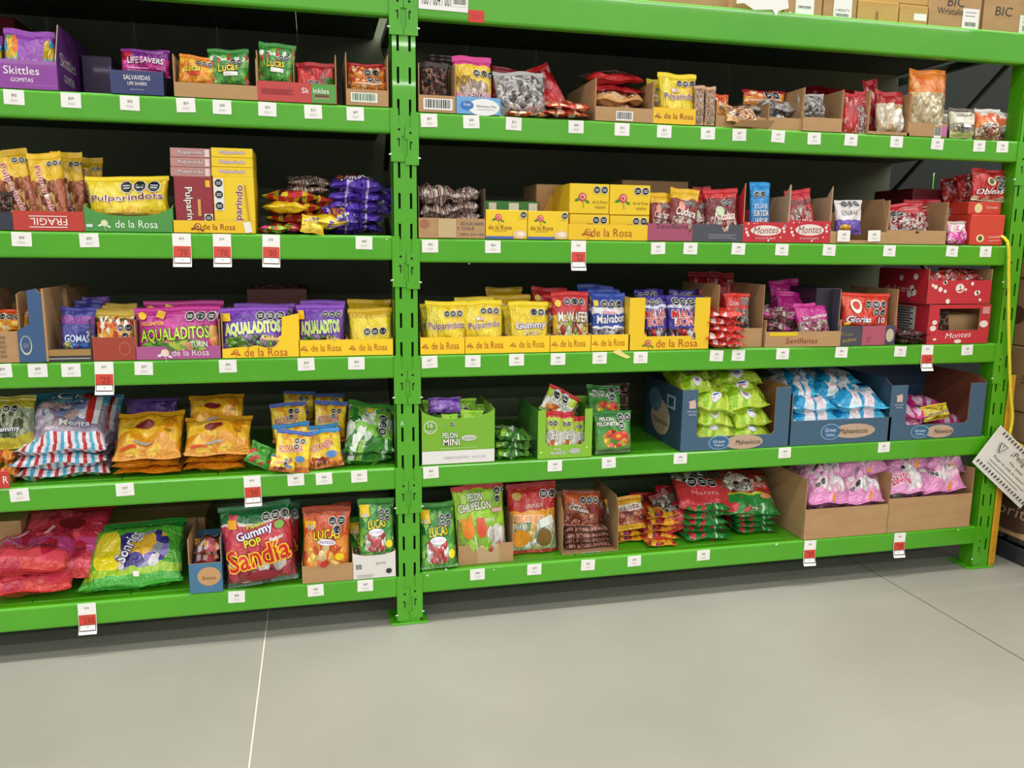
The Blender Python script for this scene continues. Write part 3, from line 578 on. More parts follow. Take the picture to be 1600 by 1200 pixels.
K('montred', 'red wrapped toffee bag', '#b81c26', busy=(['#e8dcd8', '#8a141c', '#d83a40', '#3a4a2a'], .5, 7), lump=1.0, rough=.2)
K('gumclear', 'green and yellow gummy bag', '#8a9a6a', [(0, '#c8b82c'), (.3, '#8a9a78'), (.75, '#b8a82c')], [(.5, .45, .45, .25, ['#a8b090', '#6a7a50', '#c8c8a8', '#4a5a3a'], 6)], dec=[('t', 'Gummy', .4, .35, .7, .12, Wh, '#2a3a80'), ('o', .4, .74, 2, .09)], T=.08)
K('orangebox', 'orange snack bag', '#e8902c', busy=(['#c8502c', '#f6c860'], .4, 5), lump=.6)
K('iceP', 'red white and blue striped lollipop bag', '#c8c0d8', [(0, '#e8e8f0'), (.16, '#b0a0b8'), (.7, '#5ab8d8')], [(.48, .5, .36, .26, ['#9a8ab0', '#d8c8d8', '#7a90c0', '#c8a8a8', '#e8e0ec'], 5)], stripes=(6, ['#58b4d4', '#f0f0f4', '#cc2a34', '#e8e8f0'], .0, .2), dec=[('t', 'ICE', .5, .84, .4, .13, Wh, '#2a3050'), ('t', 'VERY', .62, .68, .3, .09, '#2a2f80'), ('r', .78, .3, .86, .95, '#c8322c'), ('r', .86, .3, .93, .95, '#f0f0f0'), ('r', .7, .74, .78, .95, '#c8322c'), ('t', 'Menta', .66, .32, .36, .09, Wh, '#8a90c0')], T=.09, lump=.8)
K('goldB', 'large golden yellow candy bag', '#eca51c', [(0, '#e89a1c'), (.4, '#f0b01e'), (.84, '#d0951c')], busy=(['#f6c43a', '#e08f18'], .3, 4), dec=[('e', .44, .62, .15, .085, '#7a2420'), ('t', 'Ciento', .45, .72, .4, .05, '#f0c860'), ('t', '100', .82, .46, .1, .07, '#3a2a18'), ('e', .45, .22, .14, .035, '#b0a898'), ('r', .1, .12, .36, .17, '#d8501c')], T=.075, lump=.7, rough=.22)
K('goldS', 'folded golden candy bag', '#e8961a', [(0, '#e48f1a'), (.5, '#e89c1c')], dec=[('r', .1, .2, .4, .24, '#d8401c'), ('r', .5, .2, .57, .26, '#4a2a18')], T=.075, lump=.6, rough=.22)
K('greenS', 'small green and red candy bag', '#4aa838', busy=(['#c8342c', '#3a9030', '#8ac85a'], .45, 5), T=.04)
K('rock', 'yellow spicy lollipop bag with blue and purple top', '#f6ca1c', [(0, '#d86a2a'), (.14, '#f2b42a'), (.35, '#f8d41c'), (.9, '#5a3a98')], busy=(['#f8e060', '#e8a01c'], .35, 5), wins=[(.35, .16, .3, .1, ['#c8542c', '#f0a848', '#8a3a2a'], 6)], dec=[('t', 'ROCKALETA', .44, .56, .66, .17, '#c8242a', Wh, 8), ('e', .72, .32, .14, .08, '#5a8ac8'), ('o', .58, .76, 3, .075, 2)], seal='#4a6ac0', T=.045)
K('rock2', 'yellow spicy lollipop bag with blue top', '#f6ca1c', [(0, '#d86a2a'), (.14, '#f2b42a'), (.35, '#f8d41c'), (.88, '#2f8fd0')], busy=(['#f8e060', '#e8a01c'], .35, 5), wins=[(.35, .16, .3, .1, ['#c8542c', '#f0a848', '#8a3a2a'], 6)], dec=[('t', 'ROCKALETA', .48, .54, .66, .17, '#c8242a', Wh, 10), ('e', .72, .3, .16, .09, '#5a8ac8')], seal='#2f8fd0', T=.045)
K('check', 'green and white checked marshmallow bag', '#6ab83c', [(0, '#3a8a2c'), (.2, '#8ac84a'), (.45, '#e4efe0'), (.6, '#4a9a3a')], busy=(['#f0f4ea', '#2f7d2c', '#9cd050', '#cfe0c8'], .6, 5), dec=[('o', .74, .6, 1, .09), ('o', .74, .46, 1, .09), ('o', .74, .32, 1, .09), ('e', .45, .75, .06, .05, '#e8b82c')], T=.075, lump=.9)
K('pelonS', 'lime tamarind pouch', '#8ac82c', [(0, '#8ac82c'), (.5, '#a0d83a')], busy=(['#b8e05a', '#7ab824'], .3, 4), dec=[('o', .3, .5, 2, .13)])
K('pelonT', 'lime pouch with red seal strip', '#a0c83a', [(0, '#8ab83a'), (.1, '#e8e4d8'), (.55, '#b8d03a'), (.86, '#cc2430')], [(.4, .24, .3, .14, ['#e87a3a', '#f0b04a', '#d85a3a', '#f0e8dc'], 4)], dec=[('t', 'PELO', .45, .54, .6, .11, Wh, '#2c4a1c'), ('t', 'NETES', .48, .44, .66, .1, Wh, '#2c4a1c'), ('o', .28, .74, 2, .13)], seal='#c8242c', T=.03)
K('violet', 'violet candy pouch', '#8a5ac0', busy=(['#a07ad0', '#6a3aa0'], .4, 4))
K('peloneta', 'green gummy ring bag', '#3f9a34', [(0, '#5a7a4a'), (.12, '#5a9a3a'), (.45, '#3f9434'), (.85, '#2f7d30')], [(.55, .35, .34, .2, ['#e8842c', '#f0c83a', '#d8402c', '#6ab040', '#e85a4a'], 5)], dec=[('t', 'PELON', .3, .82, .34, .08, Wh, '#1c3a1c'), ('t', 'PELONETA', .32, .71, .54, .09, Wh, '#1c3a1c'), ('e', .58, .42, .17, .1, '#e0483c'), ('e', .58, .42, .07, .045, '#f0b03a'), ('o', .68, .85, 3, .09, 2)], T=.05)
K('pelgrn', 'dark green and lime candy bag', '#4a8a34', busy=(['#9cd044', '#2a5a24', '#e4eee0', '#6ab83a'], .6, 6), T=.04, lump=.8)
MC = [('e', .5, .5, .2, .28, '#f0eef0'), ('e', .42, .6, .1, .14, '#3a5aa8')]
K('limeM', 'lime green marshmallow bag', '#b4dc1e', [(0, '#c4e03a'), (.3, '#b0dc1c'), (.8, '#c8e44a')], busy=(['#9cd018', '#d8ec6a'], .4, 5), dec=[('e', .45, .42, .17, .1, '#f0eef0'), ('e', .45, .45, .1, .03, '#3a5aa8'), ('e', .48, .12, .13, .05, '#e8e8f4'), ('e', .47, .14, .085, .014, '#3a5aa8'), ('r', .4, .1, .56, .115, '#c86a8a', 2)], T=.05, cat='marshmallow bag', name='marshmallow_bag', lump=.6)
K('cyanM', 'sky blue marshmallow bag', '#3fb8e8', [(0, '#4ac0ec'), (.25, '#38b4e8'), (.7, '#8ad4f0')], busy=(['#f8eef2', '#1f9fd8', '#f6e0e8', '#e8f4fa'], .6, 3), dec=[('e', .35, .12, .09, .06, '#f6e8ee'), ('t', 'mini', .35, .12, .1, .05, '#d83a6a')], T=.05, cat='marshmallow bag', name='marshmallow_bag', lump=.6)
K('pinkM', 'hot pink marshmallow bag', '#e8409a', [(0, '#e848a0'), (.5, '#f07ab8')], busy=(['#f8d0e4', '#d82a8a', '#f0a0c8'], .45, 4), T=.05, cat='marshmallow bag', name='marshmallow_bag', lump=.7)
K('yellowP', 'yellow printed candy bag', '#e8cc2c', busy=(['#f4e060', '#a88a2a'], .3, 5), dec=[('t', 'Poncones', .5, .45, .7, .16, '#5a3a4a', Wh, 5, .2)], T=.05)
K('rosaM', 'pink bag of large marshmallows', '#e894c8', [(0, '#e894c8'), (.16, '#e8a0cc'), (.8, '#e8a8d0')], [(.55, .3, .42, .22, ['#f6f0ee', '#f4c8dc', '#f0e4e8', '#e8a8cc', '#faf6f4'], 6)], dec=[('e', .62, .05, .04, .02, '#f0a82c'), ('o', .2, .16, 2, .05)], T=.07, cat='marshmallow bag', name='marshmallow_bag', lump=1.0)
K('rosaB', 'pink bag lettered bianchi', '#e894c8', [(0, '#e8a0cc'), (.5, '#d8b8e0')], [(.7, .3, .3, .25, ['#f6f0ee', '#f4c8dc', '#f0e4e8'], 5)], dec=[('t', 'Bianchi', .35, .14, .5, .13, '#d82a6a', Wh)], T=.07, cat='marshmallow bag', name='marshmallow_bag', lump=.8)
K('redL', 'large shiny red candy bag', '#d02a48', [(0, '#d83a34'), (.1, '#e04a58'), (.3, '#d84a90'), (.5, '#c82a48'), (.9, '#a81c30')], busy=(['#e84a60', '#c02040'], .25, 3), dec=[('e', .58, .68, .16, .09, '#7a1420'), ('t', 'Suprema', .3, .34, .32, .09, '#f0c0c8', None, -18), ('r', .3, .4, .34, .64, '#f0a8b8', 4, -30), ('t', 'Acido', .68, .3, .26, .05, '#6a2040', None, 14)], T=.075, lump=.5, rough=.16)
K('sonr', 'green and yellow assorted candy bag', '#3faa34', [(0, '#4ab43a'), (.14, '#a8d02c'), (.26, '#5ab03a'), (.86, '#2c8a34')], [(.56, .5, .3, .28, ['#4a3a98', '#e8e0e8', '#8a7ac0', '#f0b83a', '#3a2a80', '#9a9aa8'], 5), (.2, .52, .14, .3, ['#f4dc1c', '#f6e038'], 2)], dec=[('t', 'Sonrics', .42, .55, .46, .14, Wh, '#3a2a8a', 62, .2), ('r', .5, .1, .56, .16, '#f0ece4')], T=.08, lump=.8, rough=.16)
K('bari', 'small brown and yellow candy pouch', '#8a4a3a', [(0, '#c8505a'), (.3, '#7a3a34'), (.82, '#e8c02c')], busy=(['#e0c8c0', '#4a3a7a', '#e8a83a'], .45, 5), dec=[('t', 'BRIO', .55, .62, .5, .14, '#d8d8f0', '#3a4a90')], T=.03)
K('sandia', 'large green and red watermelon gummy bag', '#a02430', [(0, '#5a7a6a'), (.06, '#8a2a34'), (.42, '#b82c3a'), (.5, '#c8303c'), (.76, '#e8d8d0'), (.79, '#1f6a3a')], [(.5, .22, .46, .17, ['#9a1c2a', '#7a1420', '#b83040', '#3f8f3f', '#a82a38', '#d8d0cc'], 4)], busy=(['#d04050', '#8a1c28'], .15, 4), dec=[('t', 'Paleta', .5, .76, .24, .05, '#e8e02c', '#1f5a2c', 12), ('t', 'Gummy', .48, .66, .52, .13, Wh, '#3a4a9a', 14), ('t', 'POP', .44, .55, .24, .09, '#e8dc2c', '#7a8a3a', 8), ('t', 'Sandía', .5, .38, .88, .25, '#c41c20', '#f0c81c', 8), ('r', .12, .73, .24, .84, '#f0a81c'), ('t', 'Sabor', .78, .57, .2, .04, '#e8e8e8', '#8a8a8a', 8), ('e', .83, .72, .07, .05, '#7aa83a'), ('o', .66, .84, 3, .058), ('e', .53, .12, .22, .08, '#8a1a28')], T=.1, lump=.15, rough=.2, seal='#1f6a3a')
K('lucasM', 'large orange chili lollipop bag', '#e8701c', [(0, '#e8782a'), (.3, '#e88a2a'), (.55, '#d85a1c'), (.86, '#a8431c')], [(.5, .28, .42, .16, ['#f09a2c', '#f8c858', '#e86a1c', '#fae0a0', '#d8501c'], 6)], busy=(['#f09038', '#c84a18'], .3, 5), dec=[('t', 'LUCAS', .5, .6, .58, .14, '#f6dc2a', '#3a2a18', 6, .15), ('e', .5, .48, .2, .05, '#ece6ea'), ('t', 'MANGO', .5, .48, .3, .045, '#6a4a9a'), ('r', .04, .7, .27, .8, '#f0b81c'), ('t', '10', .17, .71, .12, .07, Wh, '#2a3a90'), ('e', .78, .26, .1, .06, '#f6cf1c'), ('e', .45, .14, .08, .045, '#c8301c'), ('o', .62, .8, 2, .085), ('o', .72, .68, 1, .085)], T=.07, seal='#a03c18')
K('chup', 'lime green gummy hand bag', '#9cc82c', [(0, '#8ab83a'), (.3, '#9cd028'), (.93, '#c83c34')], [(.8, .24, .2, .22, ['#d8d4cc', '#b8b4ac', '#e8e4da', '#c83a44', '#8ac23a'], 5)], busy=(['#b4dc50', '#8abc24'], .25, 4), dec=[('t', 'PELON', .42, .83, .3, .1, Wh, '#20301c', -3), ('t', 'CHUPELON', .4, .71, .64, .1, Wh, '#20301c', 2), ('e', .24, .42, .12, .13, '#f08a2c'), ('r', .12, .42, .2, .58, '#f09a38', 3, 8), ('r', .24, .44, .32, .6, '#f09030', 3, -6), ('e', .5, .42, .1, .13, '#e05038'), ('r', .42, .44, .48, .56, '#e05a40', 3, 4), ('r', .51, .44, .57, .56, '#e05a40', 3, -4), ('r', .36, .12, .38, .34, '#f0ece4', 3, 8), ('r', .74, .62, .94, .67, '#e0a0b0'), ('t', 'menos', .68, .52, .2, .05, '#e8f0d0'), ('o', .86, .9, 3, .065, 2)], T=.06)
K('lent', 'red topped bag of round lollipops', '#c82824', [(0, '#c83a28'), (.05, '#c8d0b8'), (.45, '#f2a82c'), (.62, '#c82a24'), (.95, '#a01c1c')], [(.5, .26, .46, .22, ['#b8c8a8', '#dfe4d4', '#8aa870', '#e8c070', '#f0f0ea'], 6)], dec=[('t', 'LENTULUS', .52, .69, .36, .05, Wh), ('t', 'mango', .4, .5, .6, .12, '#f08a1c', Wh, -4, .1), ('t', 'Bit', .16, .42, .16, .07, Wh, '#4a7a2c'), ('e', .22, .24, .17, .13, '#e8981c'), ('e', .7, .24, .16, .13, '#7a5a20'), ('r', .6, .4, .92, .52, '#e4e8dc', 4, 14), ('e', .18, .84, .1, .06, '#b8902c'), ('o', .72, .84, 3, .08)], T=.07, lump=.3, seal='#a81c20')
K('tama', 'orange and brown tamarind bag', '#a85028', [(0, '#8a3a24'), (.4, '#9a4a24'), (.62, '#c85a24'), (.9, '#8a3a20')], [(.45, .2, .4, .16, ['#6a2a1c', '#b86a4a', '#d8a080', '#8a3a2a'], 6)], dec=[('t', 'Cachitos', .38, .48, .5, .1, Wh, '#4a2018', -10), ('t', 'Tama', .3, .6, .26, .08, Wh, '#4a2018', -10), ('e', .78, .5, .12, .12, '#8a2430'), ('o', .5, .74, 3, .08)], T=.045)
K('tamab', 'clear bag of brown tamarind sticks', '#8a4a38', stripes=(12, ['#d8b8ac', '#8a3a2c', '#b88a7a', '#6a2a20'], .02, .3), busy=(['#c8a090', '#6a2a20'], .4, 9), T=.04, rough=.2, lump=.8)
K('ricol', 'yellow orange and brown candy bag', '#e89a2c', [(0, '#f0b82c'), (.15, '#a8402c'), (.55, '#f0ece4'), (.74, '#e8a82c')], [(.5, .34, .44, .18, ['#9a3a28', '#c86a4a', '#7a3040', '#d89a7a'], 5)], dec=[('t', 'Ricaleta', .48, .65, .74, .16, '#8a1f30', Wh, 5)], T=.045, lump=.5)
K('ricol2', 'orange and purple wrapped candy bag', '#e8902a', [(0, '#f0b02c'), (.3, '#d8401c')], busy=(['#f6c83a', '#a82a30', '#7a3a7a', '#e8602c'], .55, 5), T=.05, lump=.7)
K('tiny', 'red and green watermelon candy bag', '#2f8f3c', [(0, '#2a8a3a'), (.16, '#2f9540'), (.36, '#c8d83a'), (.4, '#b8322e'), (.9, '#7a2420')], [(.35, .62, .26, .2, ['#b89a88', '#8a6a5a', '#e0d0c4', '#5a3a34'], 6)], busy=(['#e0404a', '#207a34', '#c8e0c8'], .2, 6), dec=[('t', 'TINY', .42, .5, .36, .11, '#1c1c1c', Wh, 3), ('t', 'vero', .72, .56, .3, .09, '#d8303c', Wh, 8), ('e', .78, .32, .1, .06, '#f09a6a'), ('t', 'Tiny', .5, .1, .2, .05, '#e8e8e8', '#c83a44')], T=.06, lump=.6, rough=.16)
K('tinyR', 'red watermelon candy bag with dark seals', '#b82a30', [(0, '#d83a44'), (.5, '#b82a30'), (.66, '#5a4a40'), (.9, '#7a1c20')], [(.3, .74, .3, .2, ['#8a7a70', '#c8beb4', '#5a4a44'], 6)], dec=[('o', .3, .52, 3, .085), ('t', 'Manita', .5, .3, .5, .08, '#f0a8a8')], T=.06, lump=.6, rough=.16)
K('tube', 'tall clear sleeve of pink candy discs', '#d8a888', wins=[(.5, .5, .5, .48, ['#e0a880', '#e8c8a8', '#d08868', '#f0dcc8'], 9)], T=.04, rough=.2)
K('cream', 'clear bag of cream puffs with red top', '#e0c8a0', [(0, '#c8a880'), (.3, '#e4d0b0'), (.68, '#b8282a')], [(.5, .34, .45, .32, ['#f0e4cc', '#dcc8a0', '#c89a60', '#f6eee0'], 4)], lump=1.2, rough=.2, T=.06)
K('chich', 'tall clear bag of pork rinds with orange top', '#dcc8a0', [(0, '#c8a878'), (.1, '#f0a83a'), (.14, '#d8c8a4'), (.64, '#ee7d1e'), (.72, '#f08a28')], [(.5, .4, .47, .24, ['#d8c498', '#c0aa7a', '#e6d8b4', '#cdb88c'], 7)], busy=(['#f8b060', '#e86a1c'], .2, 5), lump=.6, rough=.2, T=.09)
K('obleaR', 'bag of thin round cream wafers', '#e8e0c0', [(0, '#d8d08a'), (.2, '#a89a80'), (.45, '#e8e4cc'), (.85, '#7a7468')], wins=[(.5, .3, .44, .16, ['#d8d0b8', '#7a7060', '#b0a890'], 10)], dec=[('t', 'Obleas', .5, .74, .6, .1, '#3a3a30', None, 4, .2), ('r', .3, .3, .7, .42, '#e8e8e8')], T=.08, rough=.2)
K('oranC', 'clear bag of orange chili wafers', '#d87a3a', [(0, '#b86a4a'), (.1, '#d8c8b8'), (.5, '#ee5f1e'), (.85, '#ece4dc')], [(.5, .26, .44, .2, ['#c8b8a8', '#b8502c', '#e8ddd0', '#8a5a48'], 7)], busy=(['#f08a3a', '#f4e8e0'], .2, 5), T=.06, rough=.2)
K('redflat', 'flat red candy bag', '#d62f26', busy=(['#f0e0da', '#b81c1c', '#e85040'], .3, 6), bands=[(0, '#d62f26'), (.5, '#cf2a22')], T=.03, lump=.6)
K('mixG', 'green and pink candy bag', '#9ab83a', busy=(['#e83a9a', '#c8202a', '#c8d84a', '#3f8a34'], .6, 6), T=.03)
# ------------------------------------------------------------------ top shelf, left bay
DLR = lambda c='#8a3a1c', u=.56, w=.62, h=.42, v=.5, ru=.11: [('t', 'de la Rosa', u, v, w, h, c), ('rose', ru, v, .055, c, c)]
BX('L5', -40, 24, 26, 'dark red carton deep on the top shelf behind the purple tray', '#8a1c22', Y=.42, dep=.3, dec=[('r', .78, .55, .98, .85, '#d8d0c8')])
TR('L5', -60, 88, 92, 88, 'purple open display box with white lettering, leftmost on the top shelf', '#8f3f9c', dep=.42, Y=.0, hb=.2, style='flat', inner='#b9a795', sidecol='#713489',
   dec=[('t', 'Skittles', .62, .63, .38, .28, Wh), ('t', 'GOMITAS', .62, .3, .24, .14, Wh), ('lines', .82, .12, .3, .03, 1, '#d8a0dc')], side_dec=[('t', 'Skittles', .3, .5, .4, .2, Wh), ('t', 'GOMITAS', .3, .24, .26, .12, Wh)])
B('rainbow', 'L5', 3, 84, 48, 'purple candy bag with rainbow corners standing in the purple tray', Y=.06, roll=1)
B('rainbow', 'L5', -38, 4, 55, 'purple candy bag cut off at the left edge of the purple tray', Y=.09)
BX('L5', 128, 175, 88, 'shade-darkened purple box standing behind on the top shelf, right of the purple tray', '#38204a', Y=.24, dep=.3)  # deeper copy of the purple box, its shade put into the colour
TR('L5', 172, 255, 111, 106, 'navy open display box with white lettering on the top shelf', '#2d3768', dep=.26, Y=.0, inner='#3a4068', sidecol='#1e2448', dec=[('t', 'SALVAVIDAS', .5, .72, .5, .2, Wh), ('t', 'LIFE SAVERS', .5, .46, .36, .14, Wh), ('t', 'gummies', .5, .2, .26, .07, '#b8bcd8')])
B('savers', 'L5', 187, 266, 79, 'magenta and purple candy bag standing in the navy tray', Y=.05, yb=120, roll=1)
TR('L5', 272, 402, 131, 88, 'plain kraft tray holding the orange bag on the top shelf', 'kraft', dep=.3, Y=.0)
B('lucasO', 'L5', 275, 333, 88, 'orange chili candy bag in the kraft tray on the top shelf', Y=.03, yb=138, roll=6)
B('lucasG', 'L5', 326, 392, 78, 'green chili candy bag in the kraft tray beside the orange bag', Y=.035, yb=140, roll=-2)
TR('L5', 402, 526, 129, 82, 'red and green open box on the top shelf with bags in it', '#c2403c', dep=.3, Y=.0, dec=[('r', .68, .02, .99, .98, '#4f9a3a'), ('t', 'Sk', .6, .62, .09, .28, Wh), ('t', 'inkles', .8, .64, .2, .26, Wh), ('r', .72, .32, .9, .44, '#7a2a28'), ('t', 'gomitas', .81, .24, .18, .12, '#e8a0a0'), ('lines', .25, .5, .4, .2, 3, '#a02c2c')])
box('divider', (0, 0, 0), (.003, .26, .17), KRAFTIN, bpy.data.objects[-1] if False else None).location = (onY(458, 110, .03)[0], .03, SH['L5'] + .005)
tag(bpy.data.objects['divider'], 'brown cardboard divider standing inside the red and green box', 'cardboard'); bpy.data.objects['divider'].name = 'cardboard_divider'
B('lucasG', 'L5', 399, 458, 68, 'green chili candy bag sticking up from the red and green box', Y=.05, yb=136, roll=5)
B('skw', 'L5', 463, 525, 99, 'red chili candy bag in the right half of the red and green box', Y=.05, roll=0)
TR('L5', 541, 607, 140, 84, 'kraft tray with a green barcode beside the middle post', 'kraft', dep=.3, Y=.0, dec=[('b', .42, .52, .56, .44, '#2c6a34')])
B('redO', 'L5', 541, 604, 101, 'red and orange candy bag standing in the tray beside the middle post', Y=.07, yb=142)
B('redO', 'L5', 546, 607, 124, 'red and orange candy bag lying forward beside the middle post', Y=.03, yb=143, roll=2, lean=30)

# ------------------------------------------------------------------ top shelf, right bay
TR('R5', 654, 712, 149, 100, 'kraft tray with a barcode label just right of the middle post', 'kraft', Y=.0, dec=[('b', .52, .5, .7, .5)])
B('dark', 'R5', 655, 702, 98, 'clear bag of dark candy in the barcode tray by the middle post', Y=.05)
B('dark', 'R5', 668, 712, 86, 'clear bag of dark candy at the back of the barcode tray', Y=.16)
TR('R5', 713, 782, 152, 150, 'pale blue and white tray under the yellow and pink bag', '#6aa8d8', Y=.0, dep=.28, dec=[('e', .62, .42, .36, .5, '#eeece8'), ('e', .24, .5, .15, .26, '#2f6fb8'), ('t', 'Great', .24, .56, .16, .16, Wh), ('t', 'Malvaviscos Mini', .68, .48, .44, .13, '#2a3a60'), ('lines', .68, .26, .4, .06, 1, '#5a6a90')])
B('indy', 'R5', 709, 771, 89, 'yellow and pink candy bag standing in the pale blue tray', Y=.04, roll=-1)
B('redbag', 'R5', 765, 822, 108, 'red candy bag behind the silver bag on the top shelf', Y=.2, roll=4)
B('silver', 'R5', 776, 858, 112, 'big clear bag of silver wrapped candy on the top shelf', Y=.035, roll=-3, T=.07, lean=18)
B('redbag', 'R5', 832, 896, 108, 'red candy bag slumped right of the big silver bag', Y=.1, roll=-24, lean=20)
B('silver', 'R5', 822, 858, 118, 'small silver bag corner between the big silver bag and the red bag', Y=.07, roll=-10)
ST('flatmix', 'R5', 790, 862, 177, 1, 'flat red and orange candy bag lying under the big silver bag', Y=-.005, dep=.12)
ST('flatmix', 'R5', 852, 926, 166, 2, 'flat blue and orange candy bag left of the tall kraft tray, {} one', Y=-.01, dep=.2, tilt=12)
TR('R5', 930, 1021, 168, 124, 'kraft tray of red topped flat bags with a small barcode', 'kraft', Y=.0, dep=.34, dec=[('b', .5, .42, .26, .5)])
ST('sweets', 'R5', 932, 1012, 150, 2, 'clear bag of orange sweets in the barcode kraft tray, {} one', Y=.03, dep=.22, tilt=14)
ST('redclear', 'R5', 922, 1012, 122, 2, 'red topped flat bag lying on the orange sweets, {} one', Y=.06, dep=.2, yb=150, tilt=14)
TR('R5', 1021, 1087, 169, 168, 'small yellow rose tray under the yellow tamarind bag on the top shelf', '#f2c21a', Y=.0, dep=.3, dec=DLR(u=.6, w=.7, h=.36))
B('pulp', 'R5', 1028, 1087, 116, 'yellow tamarind bag standing alone on the top shelf', Y=.03, roll=2)
B('pulp', 'R5', 1012, 1040, 124, 'second yellow tamarind bag peeking out behind the first on the top shelf', Y=.14)
B('tube', 'R5', 1084, 1100, 135, 'left one of two upright clear sleeves of candy discs', Y=.01, lean=2)
B('tube', 'R5', 1101, 1117, 137, 'right one of two upright clear sleeves of candy discs', Y=.01, lean=2)
TR('R5', 1118, 1200, 182, 158, 'kraft tray of orange and white bags on the top shelf', 'kraft', Y=.02, dep=.3)
B('snackO', 'R5', 1112, 1140, 148, 'orange bag at the left of the kraft tray beside the sleeves', Y=.1)
B('sweets', 'R5', 1136, 1186, 164, 'clear bag of white and orange candy falling out of the kraft tray', Y=-.0, yb=192, lean=40, roll=3)
o = prism('front_flap', [(-.07, 0), (.08, 0), (.09, .035), (-.05, .03)], lambda a, b, th: (a, -b * .5 + th, b * .7 - .0), .003, [KRAFT, KRAFTIN]); o.location = (onY(1172, 195)[0], -.003, SH['R5'] + .004); tag(o, 'loose kraft flap hanging open over the shelf edge', 'cardboard flap'); o.name = 'cardboard_flap'
TR('R5', 1200, 1254, 184, 165, 'kraft tray right of the loose flap on the top shelf', 'kraft', Y=.01, dep=.3)
B('redO', 'R5', 1160, 1228, 143, 'wide red and orange bag with three dark seals at the back', Y=.12, yb=165)
ST('silver', 'R5', 1176, 1246, 164, 2, 'clear bag of white sweets lying below the wide orange bag, {} one', Y=.05, dep=.2, tilt=10)
TR('R5', 1254, 1316, 184, 138, 'kraft tray with a tall right side holding a silver bag', 'kraft', Y=.0, dep=.3)
B('silver', 'R5', 1248, 1290, 148, 'clear silver bag with orange top in the tall sided tray', Y=.03, yb=186, roll=-3)
for i, (a, b_, t, y) in enumerate(((1286, 1330, 128, .22), (1318, 1360, 132, .2))):
    B('redbag', 'R5', a, b_, t, ['red bag lying above the tall sided tray, left one', 'red bag lying above the tall sided tray, right one'][i], Y=y, lean=30)
B('redbag', 'R5', 1318, 1342, 146, 'upright red bag right of the tall sided tray', Y=.02)
B('rw', 'R5', 1338, 1359, 143, 'upright red and white bag between the red bag and the kraft edge', Y=.02)
TR('R5', 1355, 1420, 206, 143, 'low kraft tray holding cream puff bags', 'kraft', Y=.0, dep=.3)
B('cream', 'R5', 1370, 1415, 143, 'clear bag of cream puffs with red top, front one', Y=.02, lean=10)
B('redbag', 'R5', 1362, 1388, 126, 'tilted red bag end above the cream puffs', Y=.1, roll=-10)
B('cream', 'R5', 1386, 1416, 152, 'clear bag of cream puffs, rear one', Y=.12)
TR('R5', 1418, 1480, 192, 190, 'small kraft tray under the tall pork rind bag', 'kraft', Y=.0, dep=.3, dec=[('b', .76, .5, .16, .8), ('r', .86, .1, .99, .8, '#c870a8')])
B('chich', 'R5', 1420, 1477, 110, 'tall clear bag of pork rinds with orange top', Y=.03, lean=3)
B('chich', 'R5', 1455, 1478, 116, 'second pork rind bag just behind the tall one', Y=.12, lean=3)
B('obleaR', 'R5', 1482, 1522, 170, 'bag of thin round cream wafers near the right post', Y=.02)
B('obleaR', 'R5', 1470, 1496, 172, 'second bag of cream wafers half hidden by the pork rind tray', Y=.1)
B('oranC', 'R5', 1522, 1562, 171, 'orange chili wafer bag, front one beside the right post', Y=.02)
B('oranC', 'R5', 1545, 1588, 176, 'orange chili wafer bag, rear one beside the right post', Y=.1)
# cartons on the rack top
def top(x0, x1, h, col, label, dec=(), Y=.03, dep=.4):
    X0, X1 = onY(x0, 20, Y)[0], onY(x1, 20, Y)[0]
    return BX3(((X0 + X1) / 2, Y, 2.238), X1 - X0, dep, h, label, col, dec)
top(1018, 1140, .32, 'kraft', 'kraft carton farthest left on the rack top', Y=.06)
o = top(1142, 1222, .3, 'kraft', 'kraft carton with a torn white label hanging over the beam')
q = [(-.1, .03), (.1, .05), (.11, .0), (.07, -.012), (.06, -.03), (.045, -.01), (-.03, -.016), (-.07, .004), (-.1, .0)]
prism('torn_label', q, lambda a, b, th: (a, -.032 - th, b + .012), .0008, [WHITE, WHITE], o)
top(1224, 1284, .3, 'kraft', 'kraft carton with white label, left of the stacked yellow cartons', [('r', .3, .02, .78, .3, '#f0ede6'), ('b', .54, .1, .34, .03)])
top(1286, 1338, .34, 'kraft', 'kraft carton with white label touching the yellow cartons', [('r', .3, .02, .85, .3, '#f0ede6'), ('t', '140071', .57, .09, .4, .03, '#30303a'), ('b', .57, .04, .4, .03)])
top(1340, 1404, .075, 'krafty', 'low yellow kraft carton, left one beneath the long yellow one', [('r', .44, .1, .5, .5, '#8a6a34')])
top(1406, 1450, .072, 'krafty', 'low yellow kraft carton with small white label, right one', [('r', .5, .25, .95, .6, '#f2efe8')])
o = BX3(((onY(1340, 10, .04)[0] + onY(1450, 10, .04)[0]) / 2, .04, 2.316), onY(1450, 10, .04)[0] - onY(1340, 10, .04)[0], .38, .2, 'long yellow kraft carton resting on two low ones', 'krafty')
top(1452, 1533, .26, 'kraft', 'brown printed pen carton with two lines of lettering', [('t', 'BIC', .5, .38, .34, .14, '#2c2622', None, 0, .1), ('t', 'Wristalia', .4, .24, .5, .09, '#3a2e26'), ('r', .64, .01, .96, .3, '#f2efe8'), ('b', .8, .08, .22, .06), ('lines', .8, .22, .22, .05, 2, '#9a9aa0')])
top(1537, 1640, .19, 'kraft', 'brown printed pen carton, rightmost on the rack top', [('t', 'BIC', .3, .42, .26, .18, '#2c2622', None, 0, .1), ('r', .55, .01, .95, .38, '#f2efe8'), ('b', .75, .12, .3, .1), ('lines', .75, .28, .3, .06, 2, '#9a9aa0')])

